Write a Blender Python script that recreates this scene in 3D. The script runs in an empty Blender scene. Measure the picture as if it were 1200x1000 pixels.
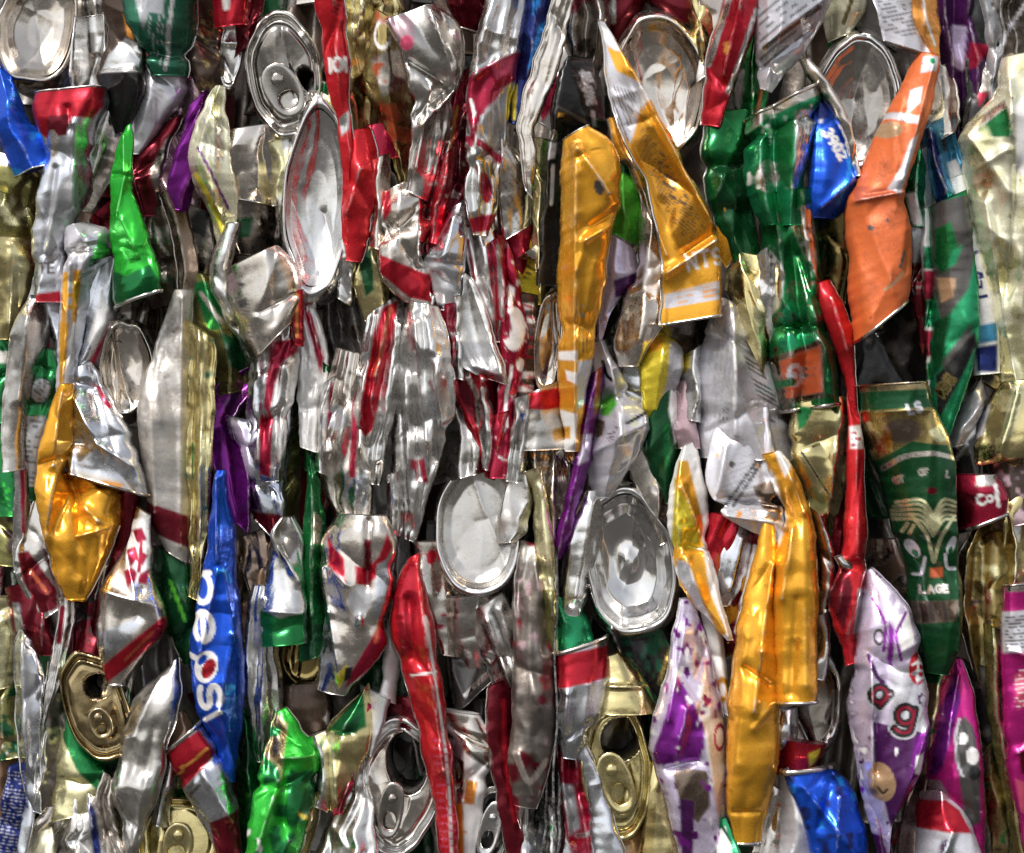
import bpy, math, random
import numpy as np
from mathutils import Vector

# ------------------------------------------------------------------ camera, world, sun, exposure
S = 0.00045          # metres for one photograph pixel on the bale's face (a can is 66 mm wide)
D = 1.6              # camera to bale face
Z0 = 0.75            # height of the picture's centre above the ground
sc = bpy.context.scene
cam_d = bpy.data.cameras.new("camera"); cam = bpy.data.objects.new("camera", cam_d)
sc.collection.objects.link(cam); sc.camera = cam
cam.location = (0, -D, Z0); cam.rotation_euler = (math.pi / 2, 0, 0)
cam_d.sensor_width = 36; cam_d.lens = 36 * D / (1200 * S); cam_d.clip_start = 0.05; cam_d.clip_end = 500
SUN_EL, SUN_AZ = math.radians(52), math.radians(215)      # azimuth clockwise from +Y (north): behind the camera, to its left
w = bpy.data.worlds.new("World"); sc.world = w; w.use_nodes = True
nt = w.node_tree; bg = nt.nodes["Background"]
sky = nt.nodes.new("ShaderNodeTexSky"); sky.sky_type = 'NISHITA'; sky.sun_disc = False
sky.sun_elevation = SUN_EL; sky.sun_rotation = SUN_AZ; sky.dust_density = 2.0; sky.air_density = 1.0; sky.ozone_density = 1.0
hs = nt.nodes.new("ShaderNodeHueSaturation"); hs.inputs["Saturation"].default_value = 0.28
nt.links.new(sky.outputs[0], hs.inputs["Color"]); nt.links.new(hs.outputs[0], bg.inputs[0]); bg.inputs[1].default_value = 0.122
sun_d = bpy.data.lights.new("sun", 'SUN'); sun = bpy.data.objects.new("sun", sun_d); sc.collection.objects.link(sun)
sun_d.energy = 3.2; sun_d.angle = math.radians(20); sun_d.color = (1, 0.96, 0.91)
sd = Vector((math.sin(SUN_AZ) * math.cos(SUN_EL), math.cos(SUN_AZ) * math.cos(SUN_EL), math.sin(SUN_EL)))
sun.rotation_euler = sd.to_track_quat('Z', 'Y').to_euler(); sun.location = sd * 5
sc.view_settings.view_transform = 'Standard'; sc.view_settings.look = 'None'
sc.view_settings.gamma = 1; sc.view_settings.use_curve_mapping = False
sc.view_settings.exposure = 0.42
sc.render.engine = 'CYCLES'
sc.cycles.use_denoising = True; sc.cycles.max_bounces = 5; sc.cycles.glossy_bounces = 4; sc.cycles.diffuse_bounces = 2; sc.cycles.adaptive_threshold = 0.03
sc.cycles.sample_clamp_indirect = 6

# ------------------------------------------------------------------ colours: sRGB hex, metallic
PAL = {
 'al': ('dddbd8', 1), 'al2': ('c8c3bc', 1), 'dk': ('857d75', 1), 'br': ('8a7768', 1), 'wa': ('d7cec3', 1), 'co': ('d2d4da', 1), 'in': ('aaa49d', 1),
 'gd': ('d9c98c', 1), 'gl': ('e9e2ae', .9), 'go': ('a8935a', 1), 'ol': ('8f8a52', .9), 'bz': ('a8946a', 1),
 'wt': ('e6e3e0', .25), 'cr': ('f0eccb', .5), 'gy': ('a8a8aa', .55), 'lg': ('c4c2c8', .5), 'dg': ('55524f', .6),
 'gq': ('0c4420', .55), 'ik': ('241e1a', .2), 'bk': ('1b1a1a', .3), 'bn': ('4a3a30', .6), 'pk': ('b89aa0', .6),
 'rd': ('b50d26', .55), 'rb': ('cf1020', .4), 'cm': ('a81238', .5), 'mr': ('6d0f20', .6), 'ps': ('e2557a', .4),
 'yl': ('eba606', .45), 'yd': ('c98a08', .6), 'ye': ('e6cf1e', .45), 'or': ('cc5f20', .05), 'od': ('ad4c22', .1), 'oy': ('e89a3c', .5),
 'gn': ('127036', .6), 'gb': ('22bd2c', .45), 'gk': ('0f4a26', .6), 'ge': ('1c9560', .65), 'gm': ('58c22e', .4), 'gt': ('1d5c44', .6),
 'bl': ('0a52d2', .5), 'bb': ('1490ee', .5), 'nb': ('1b2a6e', .5), 'te': ('3f8fb4', .5),
 'pu': ('7a1a86', .6), 'pd': ('4a1752', .5), 'lv': ('d0c2da', .4), 'mg': ('c2127e', .5), 'vi': ('8f229f', .55), 'tn': ('b08c68', .3),
}
def lin(hexs):
    v = [int(hexs[i:i + 2], 16) / 255 for i in (0, 2, 4)]
    return [c / 12.92 if c <= 0.04045 else ((c + 0.055) / 1.055) ** 2.4 for c in v]
def ink(h, m):
    c = lin(h); sat = max(c) - min(c); g_ = .3 * c[0] + .6 * c[1] + .1 * c[2]; c = [x * .94 + g_ * .06 for x in c]
    if m < .9 and sat > .12: m = min(.9, m + .18)
    return np.array(c + [m], dtype=np.float32)
COL = {k: ink(h, m) for k, (h, m) in PAL.items()}

# ------------------------------------------------------------------ materials (procedural; the print comes as a colour attribute)
def can_material(name, rough=0.13, dirt=0.5, bump=0.16, coat=0.1):
    m = bpy.data.materials.new(name); m.use_nodes = True
    n, l = m.node_tree.nodes, m.node_tree.links
    b = n["Principled BSDF"]
    at = n.new("ShaderNodeAttribute"); at.attribute_name = "ink"
    tc = n.new("ShaderNodeTexCoord"); oi = n.new("ShaderNodeObjectInfo")
    off = n.new("ShaderNodeVectorMath"); off.operation = 'MULTIPLY_ADD'
    cmb = n.new("ShaderNodeCombineXYZ")
    for k in range(3): l.new(oi.outputs["Random"], cmb.inputs[k])
    l.new(cmb.outputs[0], off.inputs[0]); off.inputs[1].default_value = (7, 11, 5); l.new(tc.outputs["Object"], off.inputs[2])
    def noise(scale, detail=4, rough_=0.6):
        t = n.new("ShaderNodeTexNoise"); t.inputs["Scale"].default_value = scale; t.inputs["Detail"].default_value = detail
        t.inputs["Roughness"].default_value = rough_; l.new(off.outputs[0], t.inputs["Vector"]); return t
    def ramp(src, a, bb, lo, hi):
        r = n.new("ShaderNodeMapRange"); r.inputs[1].default_value = a; r.inputs[2].default_value = bb
        r.inputs[3].default_value = lo; r.inputs[4].default_value = hi; l.new(src, r.inputs[0]); return r
    grime = noise(95, 8, 0.75); spots = noise(420, 3, 0.6); wear = noise(900, 2, 0.5)
    g = ramp(grime.outputs["Fac"], 0.50, 0.72, 0, dirt); sp = ramp(spots.outputs["Fac"], 0.66, 0.72, 0, dirt * 1.2)
    mx = n.new("ShaderNodeMath"); mx.operation = 'MAXIMUM'; l.new(g.outputs[0], mx.inputs[0]); l.new(sp.outputs[0], mx.inputs[1])
    mix = n.new("ShaderNodeMix"); mix.data_type = 'RGBA'; l.new(mx.outputs[0], mix.inputs["Factor"])
    l.new(at.outputs["Color"], mix.inputs["A"]); 
    dm = n.new("ShaderNodeMix"); dm.data_type = 'RGBA'; dm.blend_type = 'MULTIPLY'; dm.inputs["Factor"].default_value = 1
    l.new(at.outputs["Color"], dm.inputs["A"]); dm.inputs["B"].default_value = (0.45, 0.40, 0.35, 1)
    l.new(dm.outputs["Result"], mix.inputs["B"])
    # ink rubbed off along creases and in specks, down to the metal
    geo = n.new("ShaderNodeNewGeometry"); pt = ramp(geo.outputs["Pointiness"], 0.535, 0.60, 0, 1); rub = noise(260, 5, 0.75)
    pr_ = ramp(rub.outputs["Fac"], 0.42, 0.62, 0, 1); pm = n.new("ShaderNodeMath"); pm.operation = 'MULTIPLY'
    l.new(pt.outputs[0], pm.inputs[0]); l.new(pr_.outputs[0], pm.inputs[1])
    sc1 = ramp(noise(150, 8, 0.85).outputs["Fac"], 0.665, 0.73, 0, 0.75); px_ = n.new("ShaderNodeMath"); px_.operation = 'MAXIMUM'
    l.new(pm.outputs[0], px_.inputs[0]); l.new(sc1.outputs[0], px_.inputs[1])
    wm = n.new("ShaderNodeMix"); wm.data_type = 'RGBA'; l.new(px_.outputs[0], wm.inputs["Factor"]); l.new(mix.outputs["Result"], wm.inputs["A"]); wm.inputs["B"].default_value = (.62, .59, .56, 1)
    l.new(wm.outputs["Result"], b.inputs["Base Color"])
    mm_ = n.new("ShaderNodeMath"); mm_.operation = 'MAXIMUM'; l.new(at.outputs["Alpha"], mm_.inputs[0]); l.new(px_.outputs[0], mm_.inputs[1])
    du = n.new("ShaderNodeMath"); du.operation = 'MULTIPLY_ADD'; l.new(mx.outputs[0], du.inputs[0]); du.inputs[1].default_value = -0.45; l.new(mm_.outputs[0], du.inputs[2]); du.use_clamp = True
    l.new(du.outputs[0], b.inputs["Metallic"])      # dried dirt is not metallic
    r1 = ramp(grime.outputs["Fac"], 0.3, 0.75, rough - .03, rough + 0.16)
    rv = ramp(oi.outputs["Random"], 0, 1, 0, rough * .8); ra = n.new("ShaderNodeMath"); l.new(r1.outputs[0], ra.inputs[0]); l.new(rv.outputs[0], ra.inputs[1])
    rd = n.new("ShaderNodeMath"); rd.operation = 'MULTIPLY_ADD'; l.new(mx.outputs[0], rd.inputs[0]); rd.inputs[1].default_value = 0.35; l.new(ra.outputs[0], rd.inputs[2])
    l.new(rd.outputs[0], b.inputs["Roughness"])
    b.inputs["Coat Weight"].default_value = coat; b.inputs["Coat Roughness"].default_value = 0.12
    bp = n.new("ShaderNodeBump"); bp.inputs["Strength"].default_value = bump; bp.inputs["Distance"].default_value = 0.0012
    h1 = noise(140, 3, 0.55); ad = n.new("ShaderNodeMath"); ad.operation = 'MULTIPLY_ADD'; ad.inputs[1].default_value = 0.12
    l.new(wear.outputs["Fac"], ad.inputs[0]); l.new(h1.outputs["Fac"], ad.inputs[2]); l.new(ad.outputs[0], bp.inputs["Height"])
    l.new(bp.outputs[0], b.inputs["Normal"])
    return m
MAT = can_material("printed_aluminium")
MAT_END = can_material("bare_aluminium_end", rough=0.1, dirt=0.4, bump=0.1, coat=0)
MAT_MIRROR = can_material("mirror_aluminium_end", rough=0.05, dirt=0.15, bump=0.06, coat=0)
MAT_DULL = can_material("dirty_aluminium", rough=0.3, dirt=0.9, bump=0.35, coat=0)

# ------------------------------------------------------------------ small maths
def P_(s): return np.array([[float(a) for a in p.split(',')] for p in s.split()])
def chaikin(p):
    if len(p) < 3: return p
    out = [p[0]]
    for i in range(len(p) - 1):
        a, b = p[i], p[i + 1]
        if i > 0: out.append(a * .8 + b * .2)
        if i < len(p) - 2: out.append(a * .2 + b * .8)
    out.append(p[-1]); return np.array(out)
def resample(p, n):
    d = np.r_[0, np.cumsum(np.hypot(*np.diff(p, axis=0).T))]
    t = np.linspace(0, d[-1], n)
    return np.c_[np.interp(t, d, p[:, 0]), np.interp(t, d, p[:, 1])]
def plen(p): return np.hypot(*np.diff(p, axis=0).T).sum()
def hsh(ix, iy, s):
    v = np.sin(ix * 127.1 + iy * 311.7 + s * 74.7) * 43758.5453
    return v - np.floor(v)
def vn(x, y, s=0):                                       # smooth value noise, -1..1
    ix, iy = np.floor(x), np.floor(y); fx, fy = x - ix, y - iy
    fx = fx * fx * (3 - 2 * fx); fy = fy * fy * (3 - 2 * fy)
    a = hsh(ix, iy, s); b = hsh(ix + 1, iy, s); c = hsh(ix, iy + 1, s); d = hsh(ix + 1, iy + 1, s)
    return ((a * (1 - fx) + b * fx) * (1 - fy) + (c * (1 - fx) + d * fx) * fy) * 2 - 1
def seg_d(X, Y, p):                                      # distance to a polyline
    d = np.full(X.shape, 1e9)
    for (x0, y0), (x1, y1) in zip(p[:-1], p[1:]):
        dx, dy = x1 - x0, y1 - y0; q = dx * dx + dy * dy + 1e-9
        t = np.clip(((X - x0) * dx + (Y - y0) * dy) / q, 0, 1)
        d = np.minimum(d, np.hypot(X - x0 - t * dx, Y - y0 - t * dy))
    return d
def poly_m(X, Y, p, soft=1.0):
    ins = np.zeros(X.shape, bool); n = len(p)
    for i in range(n):
        x0, y0 = p[i]; x1, y1 = p[(i + 1) % n]
        c = ((y0 > Y) != (y1 > Y)) & (X < (x1 - x0) * (Y - y0) / (y1 - y0 + 1e-9) + x0)
        ins ^= c
    d = seg_d(X, Y, np.vstack([p, p[:1]]))
    return np.clip(0.5 + np.where(ins, d, -d) / soft * .5, 0, 1)

# stroke letters in a unit box, y up
def arc(cx, cy, rx, ry, a0, a1, n=12):
    return [(cx + rx * math.cos(math.radians(a0 + (a1 - a0) * i / n)), cy + ry * math.sin(math.radians(a0 + (a1 - a0) * i / n))) for i in range(n + 1)]
G = {
 'p': [[(0, .65), (0, -.35)], arc(.3, .33, .3, .33, 0, 360)], 'e': [[(.02, .33), (.6, .36)] + arc(.3, .33, .3, .33, 5, 320)],
 's': [arc(.28, .5, .22, .17, 30, 270) + arc(.28, .17, .24, .17, 90, -150)], 'i': [[(.1, 0), (.1, .6)], [(.1, .82), (.1, .9)]],
 'C': [arc(.35, .5, .33, .5, 45, 315)], 'O': [arc(.33, .5, .33, .5, 0, 360)], 'o': [arc(.3, .3, .28, .3, 0, 360)], 'c': [arc(.3, .3, .28, .3, 45, 315)],
 'I': [[(.1, 0), (.1, 1)]], 'l': [[(.1, 0), (.1, 1)]], 'L': [[(0, 1), (0, 0), (.5, 0)]], 'A': [[(0, 0), (.3, 1), (.6, 0)], [(.12, .38), (.48, .38)]],
 'T': [[(0, 1), (.6, 1)], [(.3, 1), (.3, 0)]], 'E': [[(.5, 1), (0, 1), (0, 0), (.5, 0)], [(0, .5), (.42, .5)]], 'F': [[(.5, 1), (0, 1), (0, 0)], [(0, .5), (.42, .5)]],
 'K': [[(0, 0), (0, 1)], [(.5, 1), (0, .45), (.55, 0)]], 'N': [[(0, 0), (0, 1), (.55, 0), (.55, 1)]], 'U': [[(0, 1), (0, .3)] + arc(.28, .3, .28, .3, 180, 360) + [(.56, 1)]],
 'S': [arc(.3, .74, .26, .25, 30, 270) + arc(.3, .25, .28, .25, 90, -150)], 'G': [arc(.35, .5, .33, .5, 45, 340) + [(.68, .45), (.4, .45)]],
 'V': [[(0, 1), (.3, 0), (.6, 1)]], 'B': [[(0, 0), (0, 1), (.35, .97), (.45, .75), (.3, .52), (0, .5), (.35, .48), (.52, .25), (.35, .02), (0, 0)]], 'J': [[(.4, 1), (.4, .25)] + arc(.2, .22, .2, .22, 0, -170)],
 '3': [arc(.28, .74, .25, .25, 140, -80) + arc(.28, .25, .28, .25, 80, -150)], '0': [arc(.28, .5, .28, .5, 0, 360)], '2': [arc(.28, .7, .26, .28, 160, -30) + [(0, 0), (.56, 0)]],
 '9': [arc(.28, .68, .26, .3, 0, 360), [(.54, .68), (.4, 0)]], 'Y': [[(0, 1), (.3, .5), (.6, 1)], [(.3, .5), (.3, 0)]], '5': [[(.5, 1), (.05, 1), (0, .55)] + arc(.25, .3, .28, .3, 120, -150)],
 'g': [arc(.3, .33, .28, .3, 0, 360), [(.58, .6), (.58, -.1)] + arc(.3, -.1, .28, .2, 0, -150)], 'a': [arc(.28, .3, .27, .3, 0, 360), [(.56, .6), (.56, 0)]], 'D': [[(0, 0), (0, 1)] + arc(0, .5, .55, .5, 90, -90)],
}
def paint(col, X, Y, U, V, ops, seed=0):
    def put(c, m):
        c = COL[c]; m = np.clip(m, 0, 1)[..., None]; col[:] = col * (1 - m) + c * m
    for o in ops:
        k, c = o[0], o[1]
        if k == 'P': put(c, poly_m(X, Y, P_(o[2]), o[3] if len(o) > 3 else 1.2))
        elif k == 'L': put(c, 1 - (seg_d(X, Y, chaikin(chaikin(P_(o[3])))) - o[2] / 2) / 1.2)
        elif k == 'V':
            wob = vn(U * 3, V * 0 + seed, 3) * .012
            put(c, np.clip((V + wob - o[2]) * 120 + .5, 0, 1) * np.clip((o[3] - V - wob) * 120 + .5, 0, 1))
        elif k == 'U': put(c, np.clip((U - o[2]) * 40 + .5, 0, 1) * np.clip((o[3] - U) * 40 + .5, 0, 1))
        elif k in 'ER':
            r = math.radians(o[6] if len(o) > 6 and k == 'E' else (o[7] if len(o) > 7 else 0)); x, y = X - o[2], Y - o[3]
            x, y = x * math.cos(r) + y * math.sin(r), -x * math.sin(r) + y * math.cos(r)
            q = np.hypot(x / o[4], y / o[5]); rr = (o[4] + o[5]) / 2
            put(c, (1 - q) * rr / 1.2 + .5 if k == 'E' else 1 - (np.abs(q - 1) * rr - o[6] / 2) / 1.2)
        elif k == 'N': put(c, (vn(X / o[2], Y / o[2] * .7, seed + 5) * .6 + vn(X / o[2] * 2.3, Y / o[2] * 2, seed + 9) * .4 - o[3]) * 5)
        elif k == 'H':                                   # rows of small print (or a barcode): polygon, spacing, angle, share of dark, word noise
            a = math.radians(o[4]); along = X * math.cos(a) + Y * math.sin(a); across = -X * math.sin(a) + Y * math.cos(a)
            row = np.floor(across / o[3]); ph = across / o[3] - row
            on = np.clip((o[5] - np.abs(ph - .5) * 2) * 4 + .5, 0, 1)
            if o[6]: on = on * (hsh(np.floor(along / o[6]), row, 3) > .35)
            else: on = on * (hsh(row, row * 0, 3) > .3)
            put(c, on * poly_m(X, Y, P_(o[2])) * .8)
        elif k == 'T':
            a = math.radians(o[6]); sx_ = o[8] if len(o) > 8 else 1; bx, by = math.cos(a) * sx_, math.sin(a) * sx_; ux, uy = math.sin(a), -math.cos(a); adv = 0
            for ch in o[2]:
                if ch == ' ': adv += .5; continue
                for st in G[ch]:
                    q = np.array([(o[3] + (adv + gx) * o[5] * bx + gy * o[5] * ux, o[4] + (adv + gx) * o[5] * by + gy * o[5] * uy) for gx, gy in st])
                    put(c, 1 - (seg_d(X, Y, q) - o[7] / 2) / 1.2)
                adv += .85 if ch not in 'iIl' else .42

# ------------------------------------------------------------------ meshes
def mk(name, v, quads, cols=None, mat=None, ngons=(), flat_from=None):
    me = bpy.data.meshes.new(name)
    quads = np.asarray(quads, dtype=np.int32).reshape(-1, 4)
    tot = np.r_[np.full(len(quads), 4), [len(g) for g in ngons]].astype(np.int32)
    li = np.r_[quads.ravel(), *[np.asarray(g) for g in ngons]].astype(np.int32) if len(ngons) else quads.ravel()
    me.vertices.add(len(v)); me.vertices.foreach_set("co", np.asarray(v, dtype=np.float32).ravel())
    me.loops.add(len(li)); me.loops.foreach_set("vertex_index", li)
    me.polygons.add(len(tot)); me.polygons.foreach_set("loop_start", np.r_[0, np.cumsum(tot)[:-1]].astype(np.int32))
    me.polygons.foreach_set("loop_total", tot)
    sm = np.ones(len(tot), bool); sm[len(quads):] = False
    me.polygons.foreach_set("use_smooth", sm)
    if cols is not None:
        a = me.color_attributes.new("ink", 'FLOAT_COLOR', 'POINT'); a.data.foreach_set("color", np.asarray(cols, dtype=np.float32).ravel())
    me.update(calc_edges=True); me.validate()
    me.materials.append(mat or MAT)
    return me
def grid_q(n, m, wrap=False):
    i = np.arange(n - 1)[:, None]; mm = m if wrap else m - 1; j = np.arange(mm)[None]; j2 = (j + 1) % m
    return np.stack([i * m + j, (i + 1) * m + j, (i + 1) * m + j2, i * m + j2], -1).reshape(-1, 4)
def blur(h):
    p = np.pad(h, 1, mode='edge')
    return (p[1:-1, 1:-1] * 4 + (p[:-2, 1:-1] + p[2:, 1:-1] + p[1:-1, :-2] + p[1:-1, 2:]) * 1) / 8
def crumple(X, Y, seed, cell=46, amp=1.0, ang=None):
    """dents with sharp ridges between them, long soft creases and fine ripples (pixels of height)"""
    rg = np.random.RandomState(seed * 7 + 3)
    x0, x1, y0, y1 = X.min(), X.max(), Y.min(), Y.max()
    cx_, cy_ = cell, cell * 1.9
    K = int(np.clip((x1 - x0 + cx_) * (y1 - y0 + cy_) / (cx_ * cy_), 4, 60))
    px = rg.uniform(x0 - cx_ / 2, x1 + cx_ / 2, K); py = rg.uniform(y0 - cy_ / 2, y1 + cy_ / 2, K)
    gx = rg.normal(0, .3, K); gy = rg.normal(0, .15, K); c = rg.normal(0, 2.6, K)
    sh = rg.normal(0, .25, K)
    Xw = X + vn(X / 40, Y / 40, seed) * 6; Yw = Y + vn(X / 40, Y / 40, seed + 4) * 8
    h = None
    K = max(K, 3)
    for i in range(K):
        dx, dy = Xw - px[i], Yw - py[i]; dx = dx + sh[i] * dy
        q = c[i] + gx[i] * dx + gy[i] * dy + .006 * (30 / cell) * dx * dx + .0013 * (30 / cell) * dy * dy
        if h is None: h = q
        else:
            m_ = np.clip(.5 + .5 * (q - h) / 1.6, 0, 1); h = q * (1 - m_) + h * m_ - 1.2 * m_ * (1 - m_)
    h = np.clip(h, -9, 9)
    t = np.zeros_like(X); Lx, Ly = x1 - x0, y1 - y0
    Xc = X + vn(X / 34, Y / 46, seed + 21) * 5 + vn(X / 12, Y / 15, seed + 22) * 1.3
    for k in range(int(np.clip(Lx * Ly / 1900, 3, 20))):      # single creases, mostly along the can, each of its own length
        ax, ay = rg.uniform(x0, x1), rg.uniform(y0, y1); a = rg.normal(0, .25) if rg.rand() < .82 else rg.uniform(-1.4, 1.4)
        l_ = rg.uniform(25, 110) * (1 if abs(a) < .6 else .5); e = np.array([[ax - math.sin(a) * l_, ay - math.cos(a) * l_], [ax + math.sin(a) * l_, ay + math.cos(a) * l_]])
        d = seg_d(Xc, Y, e); t += rg.choice([-1, 1]) * rg.uniform(2, 7) * np.exp(-np.maximum(d - .5, 0) / rg.uniform(4, 13))
    f = vn(X / 10, Y / 16, seed + 8) * .3
    return (h * .5 + t + f * .6) * amp
def sheet(L, R, z, base, pr=(), T=.32, st='b', folds=(), seed=0, amp=1., step=2.0, org=None, f=None, cell=46, back=None, grow=None, tilt=None):
    L, R = P_(L), P_(R); rg = np.random.RandomState(seed + 11)
    g = 3.0 + min(max(z - 6, 0) * .16, 11) if grow is None else grow       # neighbours press against each other: hidden edges run on behind the cans in front
    def side(p, q):
        c = resample(q, len(p)); d = p - c; n_ = np.hypot(*d.T)[:, None]
        m_ = (p - c).mean(0); m_ = m_ / (np.hypot(*m_) + 1e-9)
        return p + np.where(n_ > 6, d / (n_ + 1e-9), m_) * g
    def lengthen(p):
        p = p.copy(); e = g * .8
        for i, j in ((0, 1), (-1, -2)):
            d = p[i] - p[j]; p[i] = p[i] + d / (np.hypot(*d) + 1e-9) * e
        return p
    L, R = chaikin(lengthen(side(L, R))), chaikin(lengthen(side(R, L)))
    N = int(max(plen(L), plen(R)) / step) + 3
    Ls, Rs = resample(L, N), resample(R, N)
    for e_, o_ in ((Ls, 0), (Rs, 9)):
        k_ = np.arange(N) * step; e_[:, 0] += vn(k_ / 22, np.zeros(N) + o_, seed) * 1.7 + vn(k_ / 7, np.zeros(N) + o_, seed + 1) * .6
    vv_ = np.linspace(0, 1, N); pinch = np.zeros(N); pins = []
    if plen(L) > 110 and grow is None:
        for _ in range(rg.randint(0, 3)): pins.append((rg.uniform(.05, .2), rg.uniform(.12, .88), rg.uniform(.025, .06), rg.choice([-1, 1]) * rg.uniform(.02, .16)))
        for a_, v_, w_, k_ in pins: pinch += a_ * np.exp(-((vv_ - v_) / w_) ** 2)
    md_ = (Ls + Rs) / 2; Ls, Rs = md_ + (Ls - md_) * (1 - pinch)[:, None], md_ + (Rs - md_) * (1 - pinch)[:, None]
    wid = np.hypot(*(Rs - Ls).T); M = int(np.clip(np.percentile(wid, 85) / step, 9, 80))
    t = np.linspace(0, 1, M); u = .45 * t + .55 * (.5 - .5 * np.cos(np.pi * t)); v = np.linspace(0, 1, N)
    U, V = np.meshgrid(u, v)
    X = Ls[:, :1] * (1 - u) + Rs[:, :1] * u; Y = Ls[:, 1:] * (1 - u) + Rs[:, 1:] * u
    Tv = T * 1.75 * np.minimum(wid, 78)
    for _ in range(6): Tv = np.r_[Tv[0], (Tv[:-2] + Tv[1:-1] * 2 + Tv[2:]) / 4, Tv[-1]]
    Tv = Tv[:, None]; p = 2 * U - 1
    edge = (1 - np.abs(p) ** 10)
    if st == 'b': prof = np.maximum(1 - np.abs(p) ** 2.4, 0) ** (1 / 2.4)
    elif st == 'k':
        u0 = np.clip(rg.uniform(.3, .7) + .2 * vn(V * 3, V * 0, seed), .15, .85)
        prof = (np.minimum(U / u0, (1 - U) / (1 - u0)) * .8 + .25) * edge
    elif st == 'c': prof = (.95 - .8 * np.maximum(1 - p * p, 0)) * edge
    elif st == 'p':                                      # several tight pleats along the can
        n_ = rg.choice([2.5, 3, 3.5, 4]); ph = U * n_ + .45 * vn(V * 2.6, V * 0 + 3, seed) + .25 * vn(V * 6, U * 2, seed + 2)
        tri = 1 - np.abs((ph % 1) - .5) * 2; prof = (.2 + .45 * tri * (.55 + .45 * vn(V * 4, np.floor(ph), seed + 5)) + .35 * np.maximum(1 - p * p, 0)) * edge
    elif st == 'w':
        u0 = .5 + .15 * vn(V * 3, V * 0, seed); q = np.where(U < u0, U / u0, (U - u0) / (1 - u0))
        prof = (.25 + .7 * (1 - np.abs(q * 2 - 1) ** 1.3)) * edge
    else:
        g = rg.choice([-1, 1]); prof = (.5 + .4 * g * p) * edge
    cr = crumple(X, Y, seed, cell, .25 + amp * .85); cr = cr * .4 + blur(cr) * .6
    win = np.clip(np.minimum(U, 1 - U) * 7, .15, 1) * np.clip(wid / 45, .3, 1)[:, None]
    h = Tv * prof + cr * win
    for a_, v_, w_, k_ in pins: h = h - a_ * 46 * np.exp(-np.abs(V + k_ * p + .02 * vn(U * 5, V * 9, seed) - v_) / w_ * 1.1) * np.maximum(1 - p * p, 0)      # slanting buckle
    for (x0, y0, x1, y1, a, wd) in folds:
        d = seg_d(X, Y, np.array([[x0, y0], [x1, y1]], float)); h = h + a * 1.5 * np.exp(-np.maximum(d - .6, 0) / wd)
    h = h * .5 + blur(h) * .5
    # the flattened can stands askew in the bale: one side nearer, twisting along its length
    tx = (rg.choice([-1, 1]) * rg.uniform(.15, .5) if tilt is None else tilt) + .22 * vn(V * 2.2 + seed, V * 0, seed + 6)
    tx = tx * np.clip(70 / np.maximum(wid, 1), .3, 1)[:, None]; lean = rg.normal(0, .05)
    mid = (Ls[:, :1] + Rs[:, :1]) / 2
    def ask(x_, y_, t_): return t_ * (x_ - mid) + lean * (y_ - Ls[:, 1].mean())
    h = h + ask(X, Y, tx)
    col = np.empty(X.shape + (4,), np.float32); col[:] = COL[base]
    if PAL[base][1] == 1: pr = [o for o in pr if not (o[0] == 'N' and o[1] in ('dk', 'al2', 'al', 'wa', 'gy', 'co', 'br'))]   # bare metal stays plain
    paint(col, X, Y, U, V, pr, seed)
    Mb = max(4, M // 3); ub = np.linspace(1, 0, Mb + 2)[1:-1]
    Xb = Ls[:, :1] * (1 - ub) + Rs[:, :1] * ub; Yb = Ls[:, 1:] * (1 - ub) + Rs[:, 1:] * ub
    pb = 2 * ub - 1; hb = -(.25 * np.maximum(Tv, 5) + 3) * np.sqrt(1 - pb * pb)[None] + ask(Xb, Yb, tx[:, :1])
    colb = np.empty(Xb.shape + (4,), np.float32); colb[:] = COL[back or base]
    XX = np.c_[X, Xb]; YY = np.c_[Y, Yb]; HH = np.c_[h, np.broadcast_to(hb, Xb.shape)]
    CC = np.concatenate([col, colb], 1); W = M + Mb
    cx, cy, cz = org
    s = S * f
    vv = np.stack([(XX - cx) * s, (z - cz - HH) * S, (cy - YY) * s], -1).reshape(-1, 3)
    q = grid_q(N, W, True)
    ng = [np.arange(W)[::-1], (N - 1) * W + np.arange(W)]
    edges = {'T': np.c_[X[0], Y[0], h[0]], 'B': np.c_[X[-1], Y[-1], h[-1]], 'L': np.c_[X[:, 0], Y[:, 0], h[:, 0]], 'R': np.c_[X[:, -1], Y[:, -1], h[:, -1]]}
    return vv, q, CC.reshape(-1, 4), ng, edges
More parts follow.
